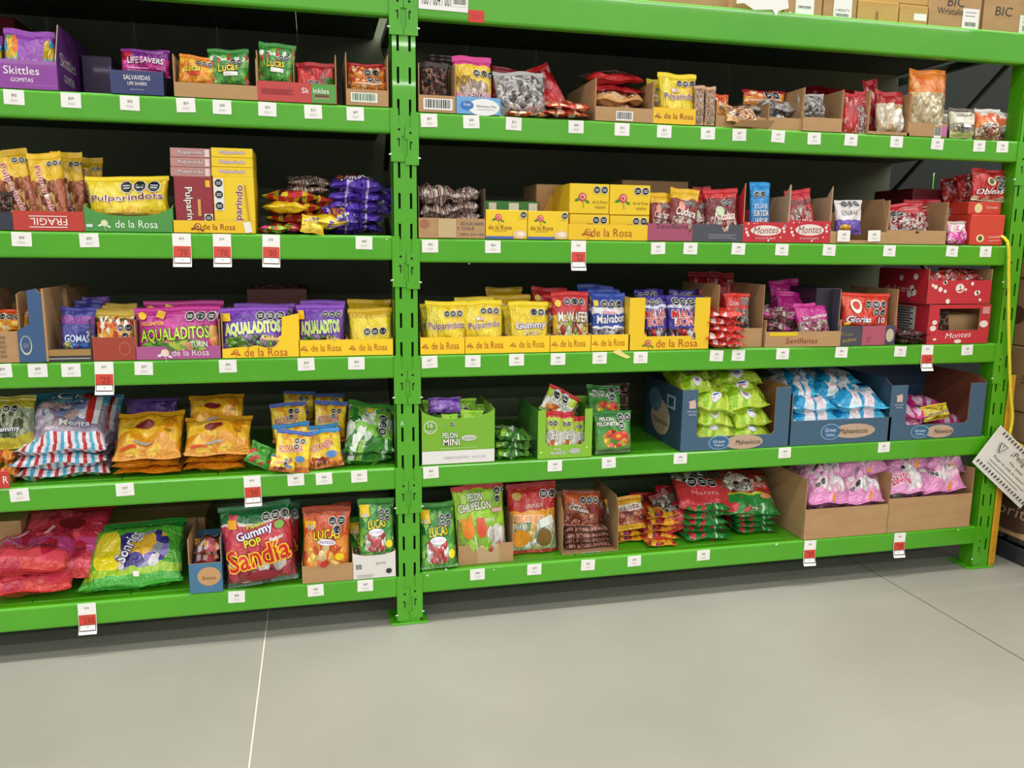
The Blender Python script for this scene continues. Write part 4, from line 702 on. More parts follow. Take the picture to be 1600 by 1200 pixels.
# ------------------------------------------------------------------ second shelf, left bay
TR('L4', -30, 20, 331, 328, 'dark navy tray cut off at the left end of the second shelf', '#2a2f3c', Y=.0)
B('dark', 'L4', -12, 22, 300, 'clear dark candy bag at the left end of the second shelf', Y=.03)
B('gumclear', 'L4', -15, 18, 282, 'green clear bag behind at the left end of the second shelf', Y=.12, T=.05)
TR('L4', 20, 131, 330, 329, 'red open box with upside down white lettering', '#c0382c', Y=.0, dep=.3, dec=[('t', 'FRAGIL', .5, .46, .52, .36, Wh, None, 180), ('r', .22, .72, .76, .76, Wh), ('r', .22, .16, .76, .2, Wh)])
B('pulpL', 'L4', 8, 68, 236, 'large tamarind bag tipped left in the red box', Y=.06, roll=-12)
B('pulpL', 'L4', 52, 108, 240, 'large tamarind bag second from left in the red box', Y=.03, roll=-6)
B('pulpL', 'L4', 84, 134, 238, 'large tamarind bag third from left in the red box', Y=.1, roll=-3)
B('pulpL', 'L4', 118, 156, 246, 'large tamarind bag rightmost and rear of the red box', Y=.2, roll=2)
TR('L4', 131, 270, 322, 318, 'green scooped tray with white rose lettering on the second shelf', '#4a9440', Y=.0, dep=.28, style='scoop', lowv=.62, inner='#8aa860', dec=[('t', 'de la Rosa', .58, .3, .48, .3, '#eaf2e0'), ('rose', .22, .32, .05, '#dfeacf', '#dfeacf'), ('r', .02, .16, .09, .28, '#cfe0d8')])
B('pulpts', 'L4', 136, 267, 276, 'wide yellow tamarind rope bag in the green scooped tray', Y=.04, yb=348, roll=-2, T=.06)
TR('L4', 270, 398, 345, 344, 'yellow rose tray holding maroon and yellow boxes', '#f4c41c', Y=.0, dep=.3, dec=DLR(u=.56, w=.4, h=.5, ru=.3) + [('r', .87, .06, .96, .94, '#eeeae0', 3, 12)])
MB = [('t', 'Pulparindo', .36, .42, .78, .24, '#f0ead8', '#5a1420', -88), ('r', .82, .82, .94, .94, '#f0c01c'), ('r', .76, .02, .98, .34, '#e8e6e0'), ('o', .87, .27, 1, .1), ('o', .87, .12, 1, .1), ('r', .6, .3, .68, .6, '#d8a04a')]
BX('L4', 272, 332, 276, 'maroon candy box standing in the yellow tray', '#942a34', Y=.01, dep=.2, dec=MB, flaps=False, cat='candy box', name='candy_box')
BX('L4', 333, 397, 276, 'yellow candy box standing in the yellow tray', '#f3cf1e', Y=.01, dep=.2, dec=[('t', 'Pulparindo', .62, .42, .86, .22, '#8a2a30', '#f0ead8', 86), ('r', .02, .4, .26, .96, '#e8e6e0'), ('o', .14, .88, 1, .1), ('o', .14, .68, 1, .1), ('o', .14, .48, 1, .1), ('r', .8, .1, .84, .86, '#c89a1c', 4, 5)], flaps=False, cat='candy box', name='candy_box')
for k, (col, x0, x1, c2, nm) in enumerate((('#c08a84', 267, 330, '#eadfd8', 'pink'), ('#f3cf1e', 331, 396, '#8a4a6a', 'yellow'))):
    for i in range(3):
        yb_ = 276 - 15 * i; yt_ = yb_ - 14.5
        BX('L4', x0 + i * -.3, x1 - i * .5, yt_, f'small {nm} candy box lying on the standing boxes, {ORD[3][i]} of three', col, Y=.012 + .004 * i, dep=.19, yb=yb_, dec=[('t', 'Pulparindo', .5, .5, .62, .46, c2 if k == 0 else '#e8d8e0', '#7a2a34' if k == 0 else '#9a6a80', 0, .15)] + ([('r', .86, .1, .97, .9, '#e8d0cc')] if k == 0 else []), flaps=False, cat='candy box', name='candy_box', group='small candy boxes stacked on the second shelf')
ST('mix', 'L4', 410, 505, 300, 4, 'red and yellow candy bag in the pile left of the purple bags, {} one', Y=.05, dep=.22)
ST('straw', 'L4', 409, 480, 318, 1, 'yellow and orange pack lying half way up the mixed pile', Y=.02, dep=.1, yb=330)
ST('mix', 'L4', 470, 545, 308, 3, 'red and yellow candy bag right in the mixed pile, {} one', Y=.1, dep=.22)
ST('stick', 'L4', 450, 520, 284, 2, 'clear striped candy bag lying on top of the mixed pile, {} one', Y=.12, dep=.2, yb=304, tilt=10)
ST('straw', 'L4', 468, 545, 341, 1, 'yellow and orange pack hanging at the front of the mixed pile', Y=.0, dep=.12, yb=356, tilt=6)
B('pulp', 'L4', 468, 506, 338, 'small yellow pouch standing at the front of the mixed pile', Y=.0, yb=366, lean=30, roll=8)
ST('mixG', 'L4', 404, 470, 352, 1, 'green and pink candy bag lowest at the front of the mixed pile', Y=.0, dep=.15)
ST('lun', 'L4', 512, 600, 286, 5, 'purple chocolate button bag in the pile beside the middle post, {} one', Y=.04, dep=.24, tilt=8, fat=1.5)
B('lun', 'L4', 545, 612, 288, 'purple bag leaning on top of the pile beside the middle post', Y=.1, yb=330, lean=35, roll=8)
B('lun', 'L4', 510, 560, 318, 'purple bag slumped at the front left of the purple pile', Y=.01, yb=352, lean=40, roll=-14)

# ------------------------------------------------------------------ second shelf, right bay
TR('R4', 654, 758, 341, 293, 'kraft box with printed words and a tape patch by the middle post', 'kraft', Y=.0, dep=.3, inner='#5a4a3c', dec=[('t', 'AZUCAR SABOR', .8, .74, .36, .16, '#4a4a68'), ('t', 'Y CHILE', .7, .5, .26, .16, '#4a4a68'), ('t', 'Sabor por caja', .8, .2, .36, .14, '#4a4a68'), ('e', .09, .7, .07, .22, '#a86a50'), ('r', .29, .03, .56, .97, '#c8ae82')])
ST('stick', 'R4', 655, 722, 296, 3, 'clear bag of brown sticks in the printed kraft box, left pile, {} one', Y=.04, dep=.24, tilt=6)
ST('stick', 'R4', 705, 752, 300, 4, 'clear bag of brown sticks in the printed kraft box, right pile, {} one', Y=.03, dep=.2, tilt=6, rolls=[0, -14, -8, -16])
o = BX3((onY(793, 322, .2)[0], .2, 1.41), .24, .02, onY(793, 314, .2)[2] - 1.41, 'far green strip with white tags seen behind the small yellow boxes', '#3f8a3a', [('r', .02, .6, .12, .95, Wh), ('r', .2, .6, .32, .95, Wh), ('r', .52, .6, .68, .95, Wh), ('r', .84, .6, .98, .95, Wh)], flaps=False, cat='shelf strip', name='shelf_strip')
YB = [('rose', .3, .74, .1, '#c8484a'), ('t', 'de la Rosa', .34, .4, .56, .15, '#8a4a1c'), ('t', 'MAZAPAN', .34, .28, .32, .06, '#b08a2c'), ('r', .0, .0, .66, .09, '#5a68b0'), ('e', .82, .16, .17, .15, '#e8c8a0'), ('e', .84, .18, .09, .08, '#f6e8d0'), ('o', .9, .84, 1, .075), ('lines', .85, .66, .2, .03, 1, '#8a7a2c')]
BX('R4', 759, 824, 328, 'small yellow rose box, left one of the low pair', '#f4cc1e', Y=.0, dep=.2, dec=YB, flaps=False, cat='candy box', name='candy_box', group='small yellow rose boxes on the second shelf')
BX('R4', 825, 888, 330, 'small yellow rose box, right one of the low pair', '#f4cc1e', Y=.0, dep=.2, dec=YB, flaps=False, cat='candy box', name='candy_box', group='small yellow rose boxes on the second shelf')
BX('R4', 838, 906, 289, 'kraft box behind the low pair of yellow boxes', 'kraft', Y=.22, dep=.2, dec=[('r', .2, .3, .4, .8, '#d8a82c', 3, -20)])
YB2 = [('rose', .32, .55, .13, '#c8484a'), ('t', 'de la Rosa', .76, .4, .38, .09, '#7a5a1c'), ('t', 'MAZAPAN', .78, .22, .26, .08, '#7a5a1c'), ('o', .68, .8, 2, .085)]
YB3 = [('o', .66, .78, 2, .085), ('e', .5, .6, .1, .05, '#b85a30')]
for (x0, x1, yt_, yb_, d, l) in ((890, 952, 335, None, YB3, 'lower left'), (953, 1014, 337, None, YB3, 'lower right'), (890, 952, 287, 334, YB2, 'upper left'), (953, 1016, 289, 336, YB2, 'upper right')):
    BX('R4', x0, x1, yt_, f'yellow rose box, {l} of the block of four', '#f4cc1e', Y=.016, dep=.2, dec=d, yb=yb_, flaps=False, cat='candy box', name='candy_box', group='block of four yellow rose boxes')
TR('R4', 888, 1012, 351, 350, 'yellow tray in front of the block of four yellow boxes', '#f2c41a', Y=.0, dep=.26, dec=[('t', 'de la Rosa', .54, .48, .52, .52, '#b05a14'), ('rose', .24, .5, .05, '#b05a14', '#b05a14')])
BX('R4', 972, 1075, 283, 'kraft box lying deep behind the brown candy bags', 'kraft', Y=.28, dep=.3)
TR('R4', 1012, 1161, 350, 349, 'pink and dark grey tray of brown candy bags', '#4c4c54', Y=.0, dep=.26, dec=[('r', .0, .01, .46, .99, '#a8506a'), ('t', 'Sevillanas', .27, .84, .38, .28, '#3a3036', None, 0, .1), ('lines', .78, .3, .3, .2, 3, '#8a8a90')])
B('cuch', 'R4', 1014, 1050, 302, 'yellow topped brown candy bag, left one in the pink tray', Y=.04, roll=2)
B('cuch', 'R4', 1042, 1088, 296, 'yellow topped brown candy bag, front one in the pink tray', Y=.02, roll=6)
B('nico', 'R4', 1078, 1114, 305, 'dark red candy bag in the middle of the pink tray', Y=.05, roll=-6)
B('nico', 'R4', 1104, 1156, 296, 'red topped round candy bag, right one in the pink tray', Y=.02, roll=-2)
B('redbag', 'R4', 1086, 1112, 292, 'plain red bag standing behind in the pink tray', Y=.12)
MONT = [('dots', 22, 5, .028), ('r', .18, .18, .82, .9, '#c62a36'), ('e', .5, .58, .34, .26, '#f0dcd4'), ('t', "Montes", .5, .6, .56, .34, '#7a3a30', None, 3, .25), ('t', 'EL DULCE DE SABOR', .5, .2, .44, .08, '#f0d8d0')]
TR('R4', 1161, 1232, 347, 287, 'red dotted tray holding the bright blue bag', '#c62a36', Y=.0, dep=.28, inner='#c0a080', dec=MONT, side_dec=[('dots', 9, 8, .06)], hb=.175)
B('blue', 'R4', 1172, 1204, 285, 'bright blue candy bag in the red dotted tray', Y=.03, roll=2)
TR('R4', 1232, 1298, 345, 290, 'red dotted tray holding one red bag', '#c62a36', Y=.0, dep=.28, inner='#c0a080', dec=MONT, side_dec=[('dots', 9, 8, .06)], hb=.175)
B('redw', 'R4', 1236, 1278, 298, 'red bag with white lettering leaning in the right dotted tray', Y=.03, roll=-8)
TR('R4', 1297, 1386, 362, 309, 'kraft tray with one white and purple bag', 'kraft', Y=.0, dep=.3, style='window', pw=.16, lowv=.0001 + .28)
B('damy', 'R4', 1306, 1347, 313, 'white and purple candy bag in the half empty kraft tray', Y=.02, yb=366)
TR('R4', 1386, 1478, 360, 314, 'kraft tray of red and white striped bags', 'kraft', Y=.0, dep=.3, dec=[('e', .5, .86, .03, .08, '#3a2a1c')])
B('rw', 'R4', 1392, 1452, 318, 'red and white striped candy bag, front one', Y=.02, roll=-3, yb=364, lean=20)
B('rw', 'R4', 1415, 1470, 312, 'red and white striped candy bag, rear one', Y=.12)
BX('R4', 1425, 1500, 296, 'dark red box behind the red and white striped bags', '#7a1e22', Y=.24, dep=.25)
B('rw', 'R4', 1470, 1500, 318, 'pink and cream bag upper one left of the orange red boxes', Y=.14, yb=350)
B('pinkc', 'R4', 1478, 1508, 346, 'pink bag standing left of the orange red boxes', Y=.01)
OBX = [('e', .3, .22, .12, .13, '#e8dca0'), ('e', .3, .22, .06, .08, '#5a4a2c'), ('t', 'Coronado', .72, .28, .36, .07, '#f2e2d8', None, 3), ('t', 'caramelo', .74, .16, .34, .05, '#f2e2d8', None, 3)]
BX('R4', 1517, 1569, 336, 'large orange red box beside the right post', '#d2402c', Y=.0, dep=.24, dec=OBX, side_dec=[('dots', 3, 4, .02)], cat='candy box', name='candy_box')
BX('R4', 1512, 1563, 316, 'low orange red box on top of the large one', '#d2402c', Y=.03, dep=.24, yb=335, dec=[('e', .3, .5, .12, .4, '#e8dca0'), ('t', 'Coronado', .72, .6, .36, .24, '#f2e2d8')], cat='candy box', name='candy_box')
B('oblea', 'R4', 1518, 1573, 265, 'red bag with white script standing on the orange red boxes', Y=.04, yb=315, roll=2)
B('oblea', 'R4', 1500, 1535, 272, 'second red bag behind the one with white script', Y=.12, yb=315, roll=-8)
B('redbag', 'R4', 1476, 1510, 278, 'dark red glossy bag left of the bags on the orange red boxes', Y=.2, yb=320, roll=-8)

# ------------------------------------------------------------------ middle shelf, left bay
TR('L3', -40, 32, 518, 460, 'kraft tray of orange snack bags at the left end of the middle shelf', 'kraft', Y=.0, dep=.34, hb=.22, dec=[('lines', .6, .5, .14, .6, 5, '#8a7250')])
o = prism('corner_post', [(-.036, 0), (.04, 0), (.04, .215), (.025, .23), (-.0, .225), (-.0, .12), (-.036, .1)], lambda a, b, th: (a, th, b), .004, [card('#3a5a84'), KRAFT]); o.location = (onY(46, 500)[0] , -.006, SH['L3'] + .002)
tag(o, 'blue printed cardboard corner standing beside the orange snack bags', 'cardboard'); o.name = 'cardboard_corner'
Print(lambda u, v, hh: np.stack([-.036 + u * .076, -hh + 0 * u, v * .22], -1), .076, .22).run([('e', .3, .24, .22, .14, '#c8c4b0'), ('e', .3, .25, .18, .12, '#3a5a84'), ('t', 'GV', .3, .24, .2, .06, '#b89a6a')]).build(o)
box('side_panel', (.041, -.0, 0), (.046, .3, .23), KRAFT, o)
B('snackO', 'L3', -20, 46, 484, 'orange and yellow bag with dark seals in the left kraft tray', Y=.05, yb=520, lean=20)
ST('snackO', 'L3', -20, 44, 500, 2, 'orange and yellow bag lying in the left kraft tray, {} one', Y=.03, dep=.2)
BX('L3', 62, 105, 452, 'brown carton behind the blue cardboard corner', 'kraft', Y=.2, dep=.3)
TR('L3', 66, 144, 545, 500, 'dark tray with white lines holding the navy gummy bag', '#3e3a3c', Y=.0, dep=.24, inner='#4a4440', dec=[('r', .05, .2, .96, .24, Wh), ('r', .0, .45, .98, .95, '#a8834a')])
B('goma', 'L3', 92, 148, 480, 'navy and purple gummy bag standing in the dark tray', Y=.02, yb=550, roll=2)
B('goma', 'L3', 116, 160, 468, 'navy gummy bag behind the first one', Y=.2)
B('violet', 'L3', 128, 172, 464, 'purple bag deep behind the navy gummy bags', Y=.3)
TR('L3', 144, 212, 527, 524, 'rust red tray with gold bags in rows', '#a5402e', Y=.0, dep=.3, dec=[('e', .74, .5, .14, .3, '#b8604a'), ('e', .74, .5, .11, .25, '#a5402e')])
for i in range(5):
    B('gold', 'L3', 149 + i * 4, 211 + i * 1.0, 487 - i * 3.2, f'gold and orange hot candy bag, {["first", "second", "third", "fourth", "last"][i]} in the row in the rust red tray', Y=.03 + i * .045)
TR('L3', 212, 345, 541, 500, 'pink tray under the wide magenta worm bag', '#b0588e', Y=.0, dep=.3, dec=[('t', 'de la Rosa', .64, .5, .44, .5, '#f2e2ec'), ('rose', .34, .5, .06, '#f2e2ec', '#f2e2ec')])
B('aquaP', 'L3', 212, 345, 480, 'wide magenta gummy worm bag in the pink tray', Y=.02, roll=-1, T=.06)
B('aquaP', 'L3', 225, 350, 470, 'wide magenta gummy worm bag behind the front one', Y=.12, T=.05)
TR('L3', 345, 467, 490, 488, 'yellow tray cut open at the front around the wide purple bag', '#fdd01c', Y=.0, dep=.3, style='rightpost', pw=.22, lowv=.3, dec=[('t', 'de la Rosa', .56, .12, .56, .19, '#c0541c'), ('rose', .17, .13, .045, '#c0541c', '#c0541c')])
B('aquaV', 'L3', 344, 452, 480, 'wide purple gummy worm bag in the cut open yellow tray', Y=.02, roll=-1, T=.06, yb=550)
B('aquaV', 'L3', 366, 462, 474, 'wide purple gummy worm bag behind the front one', Y=.12)
BX('L3', 386, 480, 452, 'dark red box deep behind the purple worm bags', '#5a2a22', Y=.3, dep=.3)
B('dark', 'L3', 395, 470, 444, 'clear dark bag lying on the dark red box', Y=.32, yb=452)
TR('L3', 467, 543, 531, 530, 'yellow rose tray of the narrower purple bag, second from the middle post', '#fdd01c', Y=.0, dep=.3, dec=DLR('#b8641c'))
B('aquaV', 'L3', 465, 540, 476, 'narrower purple gummy worm bag in its yellow rose tray', Y=.03, roll=-1)
B('aquaV', 'L3', 470, 541, 469, 'narrower purple gummy worm bag, rear one in its tray', Y=.1)
TR('L3', 543, 614, 530, 529, 'yellow rose tray touching the middle post on its left', '#fdd01c', Y=.0, dep=.3, dec=DLR('#b8641c'))
B('plainY', 'L3', 546, 614, 482, 'plain yellow bag, front one left of the middle post', Y=.03, roll=-1)
B('plainY', 'L3', 544, 612, 468, 'plain yellow bag, rear one left of the middle post', Y=.12)

# ------------------------------------------------------------------ middle shelf, right bay
T5 = [(657, 726, 'first'), (727, 795, 'second'), (795, 859, 'third'), (860, 923, 'fourth'), (924, 984, 'fifth')]
for a, b_, nm in T5:
    TR('R3', a, b_, 527 - (a - 657) * .016, 526 - (a - 657) * .016, f'yellow rose tray, {nm} right of the middle post on the middle shelf', '#fdd01c', Y=.0, dep=.32, dec=DLR('#b5691c' if nm not in ('first', 'second') else '#b8501c'))
B('pulpts', 'R3', 664, 729, 471, 'yellow tamarind rope bag in the first rose tray, front one', Y=.03, roll=1)
B('pulpts', 'R3', 657, 722, 475, 'yellow tamarind rope bag in the first rose tray, rear one', Y=.09)
B('pulp', 'R3', 726, 788, 470, 'yellow tamarind bag in the second rose tray, front one', Y=.03, roll=-2)
B('pulp', 'R3', 712, 772, 464, 'yellow tamarind bag in the second rose tray, rear one', Y=.14)
B('gumY', 'R3', 796, 858, 471, 'yellow gummy lollipop bag in the third rose tray, front one', Y=.03)
B('gumY', 'R3', 786, 846, 478, 'yellow gummy lollipop bag in the third rose tray, second one', Y=.08)
B('plainY', 'R3', 768, 830, 461, 'plain yellow bag behind the third rose tray, nearer one', Y=.17)
B('plainY', 'R3', 760, 818, 449, 'plain yellow bag behind the third rose tray, farther one', Y=.26)
B('wafer', 'R3', 864, 923, 456, 'red wafer candy bag in the fourth rose tray, front one', Y=.03, roll=-1)
B('wafer', 'R3', 850, 905, 460, 'red wafer candy bag in the fourth rose tray, second one', Y=.1, roll=1)
B('wafer', 'R3', 828, 884, 450, 'red wafer candy bag in the fourth rose tray, rear one', Y=.2, roll=3)
B('malv', 'R3', 925, 979, 458, 'blue marshmallow bag in the fifth rose tray, front one', Y=.03)
B('malv', 'R3', 918, 968, 452, 'blue marshmallow bag in the fifth rose tray, second one', Y=.1, roll=2)
B('malv', 'R3', 898, 955, 446, 'blue marshmallow bag in the fifth rose tray, rear one', Y=.2, roll=4)
TR('R3', 984, 1110, 465, 464, 'tall yellow tray with window around two purple lollipop bags', '#f4c81c', Y=.0, dep=.3, style='window', pw=.19, lowv=.26, dec=[('t', 'de la Rosa', .6, .12, .52, .15, '#b8501c'), ('rose', .24, .13, .05, '#b8501c', '#5a8a3a')])
B('bony', 'R3', 1003, 1045, 462, 'purple lollipop bag with red lettering, left one in the window tray', Y=.03)
B('bony', 'R3', 1044, 1100, 462, 'purple lollipop bag with red lettering, right one in the window tray', Y=.025)
B('bony', 'R3', 992, 1040, 452, 'purple lollipop bag at the back left of the window tray', Y=.16)
B('bony', 'R3', 1048, 1094, 453, 'purple lollipop bag at the back right of the window tray', Y=.16)
TR('R3', 1120, 1191, 513, 445, 'kraft tray half hidden behind the pile of flat red bags', 'kraft', Y=.02, dep=.32)
B('redsil', 'R3', 1134, 1172, 458, 'red topped bag of silver sweets standing in the half hidden tray', Y=.05, yb=516)
B('redbag', 'R3', 1108, 1140, 450, 'glossy red bag standing left of the silver sweets', Y=.14, roll=-10)
B('redbag', 'R3', 1080, 1120, 425, 'dark red bag high at the back of the middle shelf, left one', Y=.26)
B('redbag', 'R3', 1112, 1150, 426, 'dark red bag high at the back of the middle shelf, right one', Y=.25)
ST('redflat', 'R3', 1108, 1166, 487, 5, 'flat red candy bag in the pile in front of the kraft tray, {} one', Y=-.012, dep=.17, fat=1.3, tilt=6)
TR('R3', 1197, 1312, 518, 500, 'low kraft tray of magenta bags with brown lettering', 'kraft', Y=.0, dep=.3, dec=[('t', 'Sevillanas', .48, .4, .42, .36, '#8a3a24', None, 0, .1), ('r', .05, .72, .42, .96, '#e8c41c')], yaw=-2)
B('sevp', 'R3', 1250, 1300, 474, 'magenta nut candy bag standing at the front right of its tray', Y=.015, yb=524, roll=-4, lean=20)
B('sevp', 'R3', 1216, 1266, 460, 'magenta nut candy bag in the middle of its tray', Y=.1, roll=8, lean=20)
B('sevp', 'R3', 1210, 1256, 438, 'magenta nut candy bag highest at the back of its tray', Y=.22, roll=-4)
ST('sevp', 'R3', 1192, 1248, 484, 3, 'magenta nut candy bag lying at the left of its tray, {} one', Y=.03, dep=.2, rolls=[2, 10, 8])
BX('R3', 1275, 1313, 450, 'black cardboard panel box between the magenta and red bags', '#28242e', Y=.05, dep=.25, flaps=False)
TR('R3', 1309, 1399, 509, 452, 'dark grey and pink tray of the red caramel bag', '#4a4656', Y=.0, dep=.3, dec=[('r', .42, .01, .82, .99, '#b4586c'), ('t', 'Rose', .16, .6, .2, .2, '#8a8a50'), ('t', 'Sevillanas', .2, .3, .24, .2, '#b8a84a', None, 8, .2), ('t', '27', .54, .3, .08, .24, '#8a3050'), ('e', .9, .5, .07, .34, '#c8b8a0')])
B('glor', 'R3', 1314, 1390, 458, 'red caramel bag with round seals in the dark tray', Y=.02, yb=514, roll=2)
B('redbag', 'R3', 1384, 1404, 470, 'red bag end squeezed right of the red caramel bag', Y=.06)
DOT = [('dots', 14, 3, .03)]
TR('R3', 1452, 1548, 476, 476, 'red dotted box with a cut window, lower of the two by the right post', '#c42a36', Y=.0, dep=.3, style='frame', pw=.17, lowv=.34, inner='#b08a60', dec=[('t', "Montes", .5, .22, .42, .14, '#f4e4dc', None, 3, .2), ('e', .1, .55, .04, .06, '#f0dcd4'), ('e', .08, .4, .05, .07, '#f0dcd4'), ('e', .5, .06, .06, .05, '#f0dcd4'), ('e', .9, .5, .07, .09, '#f0dcd4'), ('lines', .92, .85, .12, .14, 5, '#e8b8b4'), ('e', .12, .12, .03, .03, '#f0dcd4')], side_dec=[('r', .25, .25, .75, .92, '#d8d4cc'), ('lines', .5, .6, .4, .55, 9, '#5a5654')])
B('dark', 'R3', 1454, 1482, 486, 'dark clear bag seen in the window of the lower dotted box', Y=.05)
BX('R3', 1480, 1530, 492, 'small kraft box seen in the window of the lower dotted box', 'kraft', Y=.06, dep=.18)
zl = onY(1500, 475, 0)[2] - SH['R3']
TR('R3', 1450, 1549, 438, 420, 'red dotted box stacked upper, open and full of wrapped toffees', '#c42a36', Y=.0, dep=.3, drop=zl, inner='#b08a60', dec=[('e', .5, .66, .07, .2, '#f0dcd4'), ('e', .5, .66, .05, .14, '#c42a36')] + DOT, side_dec=[('dots', 6, 6, .05), ('t', 'dulces', .4, .4, .5, .2, '#e8c0bc')], hb=.14)
for i, (a, b_, t) in enumerate(((1452, 1488, 424), (1480, 1515, 420), (1506, 1540, 424))):
    B('montred', 'R3', a, b_, t, ['clear bag of red toffees in the upper dotted box, left', 'clear bag of red toffees in the upper dotted box, middle', 'clear bag of red toffees in the upper dotted box, right'][i], Y=.03 + .02 * i, yb=446, lean=25, roll=(-6, 8, -10)[i])
ST('dark', 'R3', 1402, 1452, 516, 2, 'flat clear bag of brown sweets left of the dotted boxes, {} one', Y=.0, dep=.15)

# ------------------------------------------------------------------ fourth shelf, left bay
B('gumclear', 'L2', -20, 50, 622, 'clear green gummy bag with yellow edge at the left end', Y=.08, yb=702, lean=20)
ST('orangebox', 'L2', -20, 22, 700, 2, 'orange snack bag lying at the left end of the fourth shelf, {} one', Y=.04, dep=.2)
o = BX('L2', -12, 15, 736, 'red cardboard sign tag at the left end of the fourth shelf', '#c83a30', Y=-.012, dep=.006, dec=[('t', 'R', .8, .5, .3, .4, Wh)], flaps=False, cat='sign', name='small_sign')
ST('iceP', 'L2', 18, 168, 690, 3, 'striped lollipop bag lying under the leaning one, {} one', Y=.04, dep=.3, fat=1.25)
B('iceP', 'L2', 24, 162, 626, 'striped lollipop bag leaning back on top of the striped pile', Y=.06, yb=706, lean=50, roll=-3, T=.08)
B('iceP', 'L2', 90, 182, 618, 'striped lollipop bag at the back of the striped pile', Y=.24, yb=700, lean=20, roll=5, T=.08)
B('violet', 'L2', 195, 280, 622, 'dark purple bag deep in the shade behind the golden bags', Y=.4, yb=660)
ST('goldS', 'L2', 174, 283, 715, 2, 'folded golden bag in the left golden pile, {} one', Y=.04, dep=.26, fat=1.15)
B('goldB', 'L2', 172, 282, 656, 'golden bag leaning back on top of the left golden pile', Y=.03, yb=718, lean=48, roll=0, T=.07)
B('goldB', 'L2', 240, 288, 655, 'golden bag standing behind the left golden pile', Y=.22)
ST('goldS', 'L2', 286, 388, 707, 2, 'folded golden bag in the right golden pile, {} one', Y=.04, dep=.26, fat=1.15)
B('goldB', 'L2', 284, 392, 660, 'golden bag leaning back on the right golden pile, lower one', Y=.03, yb=711, lean=45, roll=0, T=.07)
B('goldB', 'L2', 293, 382, 622, 'golden bag leaning back on the right golden pile, upper one', Y=.14, yb=674, lean=35, roll=-2, T=.07)
B('greenS', 'L2', 378, 432, 704, 'small green and red bag tipped between golden and yellow bags', Y=.03, roll=28, lean=30)
RK = [(488, 540, 628, 690, .16, 'rock', 4, 'upper right'), (424, 482, 630, 690, .16, 'rock', -3, 'upper left'), (440, 490, 612, 660, .28, 'rock', 3, 'rear left, in the shade'), (490, 538, 616, 660, .28, 'rock', 2, 'rear right, in the shade'), (432, 490, 662, 728, .08, 'rock2', -5, 'middle left with wide blue edge'), (486, 536, 664, 728, .08, 'rock2', -6, 'middle right with wide blue edge'),
      (478, 538, 676, None, .015, 'rock2', -6, 'front right'), (424, 482, 674, 738, .0, 'rock', 8, 'front left'), (420, 462, 716, None, -.012, 'rock', 12, 'lying low at the very front')]
for a, b_, t, bb, y, k, rl, nm in RK:
    B(k, 'L2', a, b_, t, f'yellow spicy lollipop bag, {nm} of the yellow cluster', Y=y, yb=bb, roll=rl, lean=14 if bb else 24)
ST('check', 'L2', 534, 618, 692, 2, 'green checked marshmallow bag lying beside the middle post, {} one', Y=.03, dep=.24, fat=1.3)
B('check', 'L2', 536, 614, 640, 'green checked marshmallow bag leaning on top by the middle post', Y=.05, yb=704, lean=45, roll=10, T=.07)
B('check', 'L2', 570, 618, 642, 'lime marshmallow bag rear one by the middle post', Y=.2, yb=700, lean=15, roll=6)

# ------------------------------------------------------------------ fourth shelf, right bay
TR('R2', 659, 773, 641, 640, 'lime green box with white base band by the middle post', '#7cb52c', Y=.0, dep=.26, style='scoop', lowv=.85, inner='#9cc84a', dec=[('r', .0, .01, .999, .25, '#ece8e4'), ('e', .115, .7, .09, .12, '#f0f2e4'), ('e', .115, .7, .08, .105, '#6aa424'), ('t', '16', .115, .74, .07, .09, Wh), ('t', 'PAQUETES', .115, .63, .12, .04, Wh), ('t', 'PELON', .38, .54, .2, .1, Wh, '#3a6a1c'), ('t', 'MINI', .4, .41, .22, .12, Wh, '#3a6a1c'), ('e', .64, .48, .11, .06, '#c8ccc0'), ('t', 'pica dulce', .64, .47, .14, .04, '#5a8a2c'), ('lines', .5, .29, .5, .02, 1, '#e4f0d0'), ('t', 'L 0080 07 LINE POST   4A 202 478', .58, .12, .58, .05, '#b0aeb0')])
B('pelonS', 'R2', 690, 716, 646, 'lime pouch with dark seals at the centre of the lime box', Y=.012, yb=678)
B('pelonS', 'R2', 716, 752, 640, 'lime pouch leaning right in the lime box', Y=.03, yb=685, roll=6)
B('violet', 'R2', 670, 722, 622, 'violet pouch lying on top of the lime box', Y=.05, yb=645, lean=30)
for i, (a, b_, t) in enumerate(((660, 700, 624), (700, 745, 622), (732, 768, 630))):
    B('pelonS', 'R2', a, b_, t, ['lime pouch behind at the left of the lime box', 'lime pouch behind the violet one in the lime box', 'lime pouch behind at the right of the lime box'][i], Y=.12 + .03 * i, yb=660)
ST('pelgrn', 'R2', 772, 836, 674, 3, 'dark green and lime bag lying between the two green boxes, {} one', Y=.0, dep=.2, fat=1.25, rolls=[0, 4, 10])
TR('R2', 841, 926, 640, 640, 'green box with cut window and three lime pouches', '#86bf30', Y=.0, dep=.3, style='window', pw=.14, lowv=.27, inner='#5f9a2c', sidecol='#4a8a34', dec=[('t', 'PELON', .36, .19, .12, .04, Wh), ('t', 'PELONETES', .38, .11, .28, .06, Wh, '#3a6a1c'), ('e', .68, .14, .11, .06, '#b8bcb0'), ('e', .06, .14, .015, .02, '#f4f4a0'), ('e', .9, .2, .015, .02, '#f4f4a0')], side_dec=[('lines', .5, .22, .7, .3, 7, '#b8c8b0'), ('t', 'PELON', .5, .7, .5, .12, '#7cb050')])
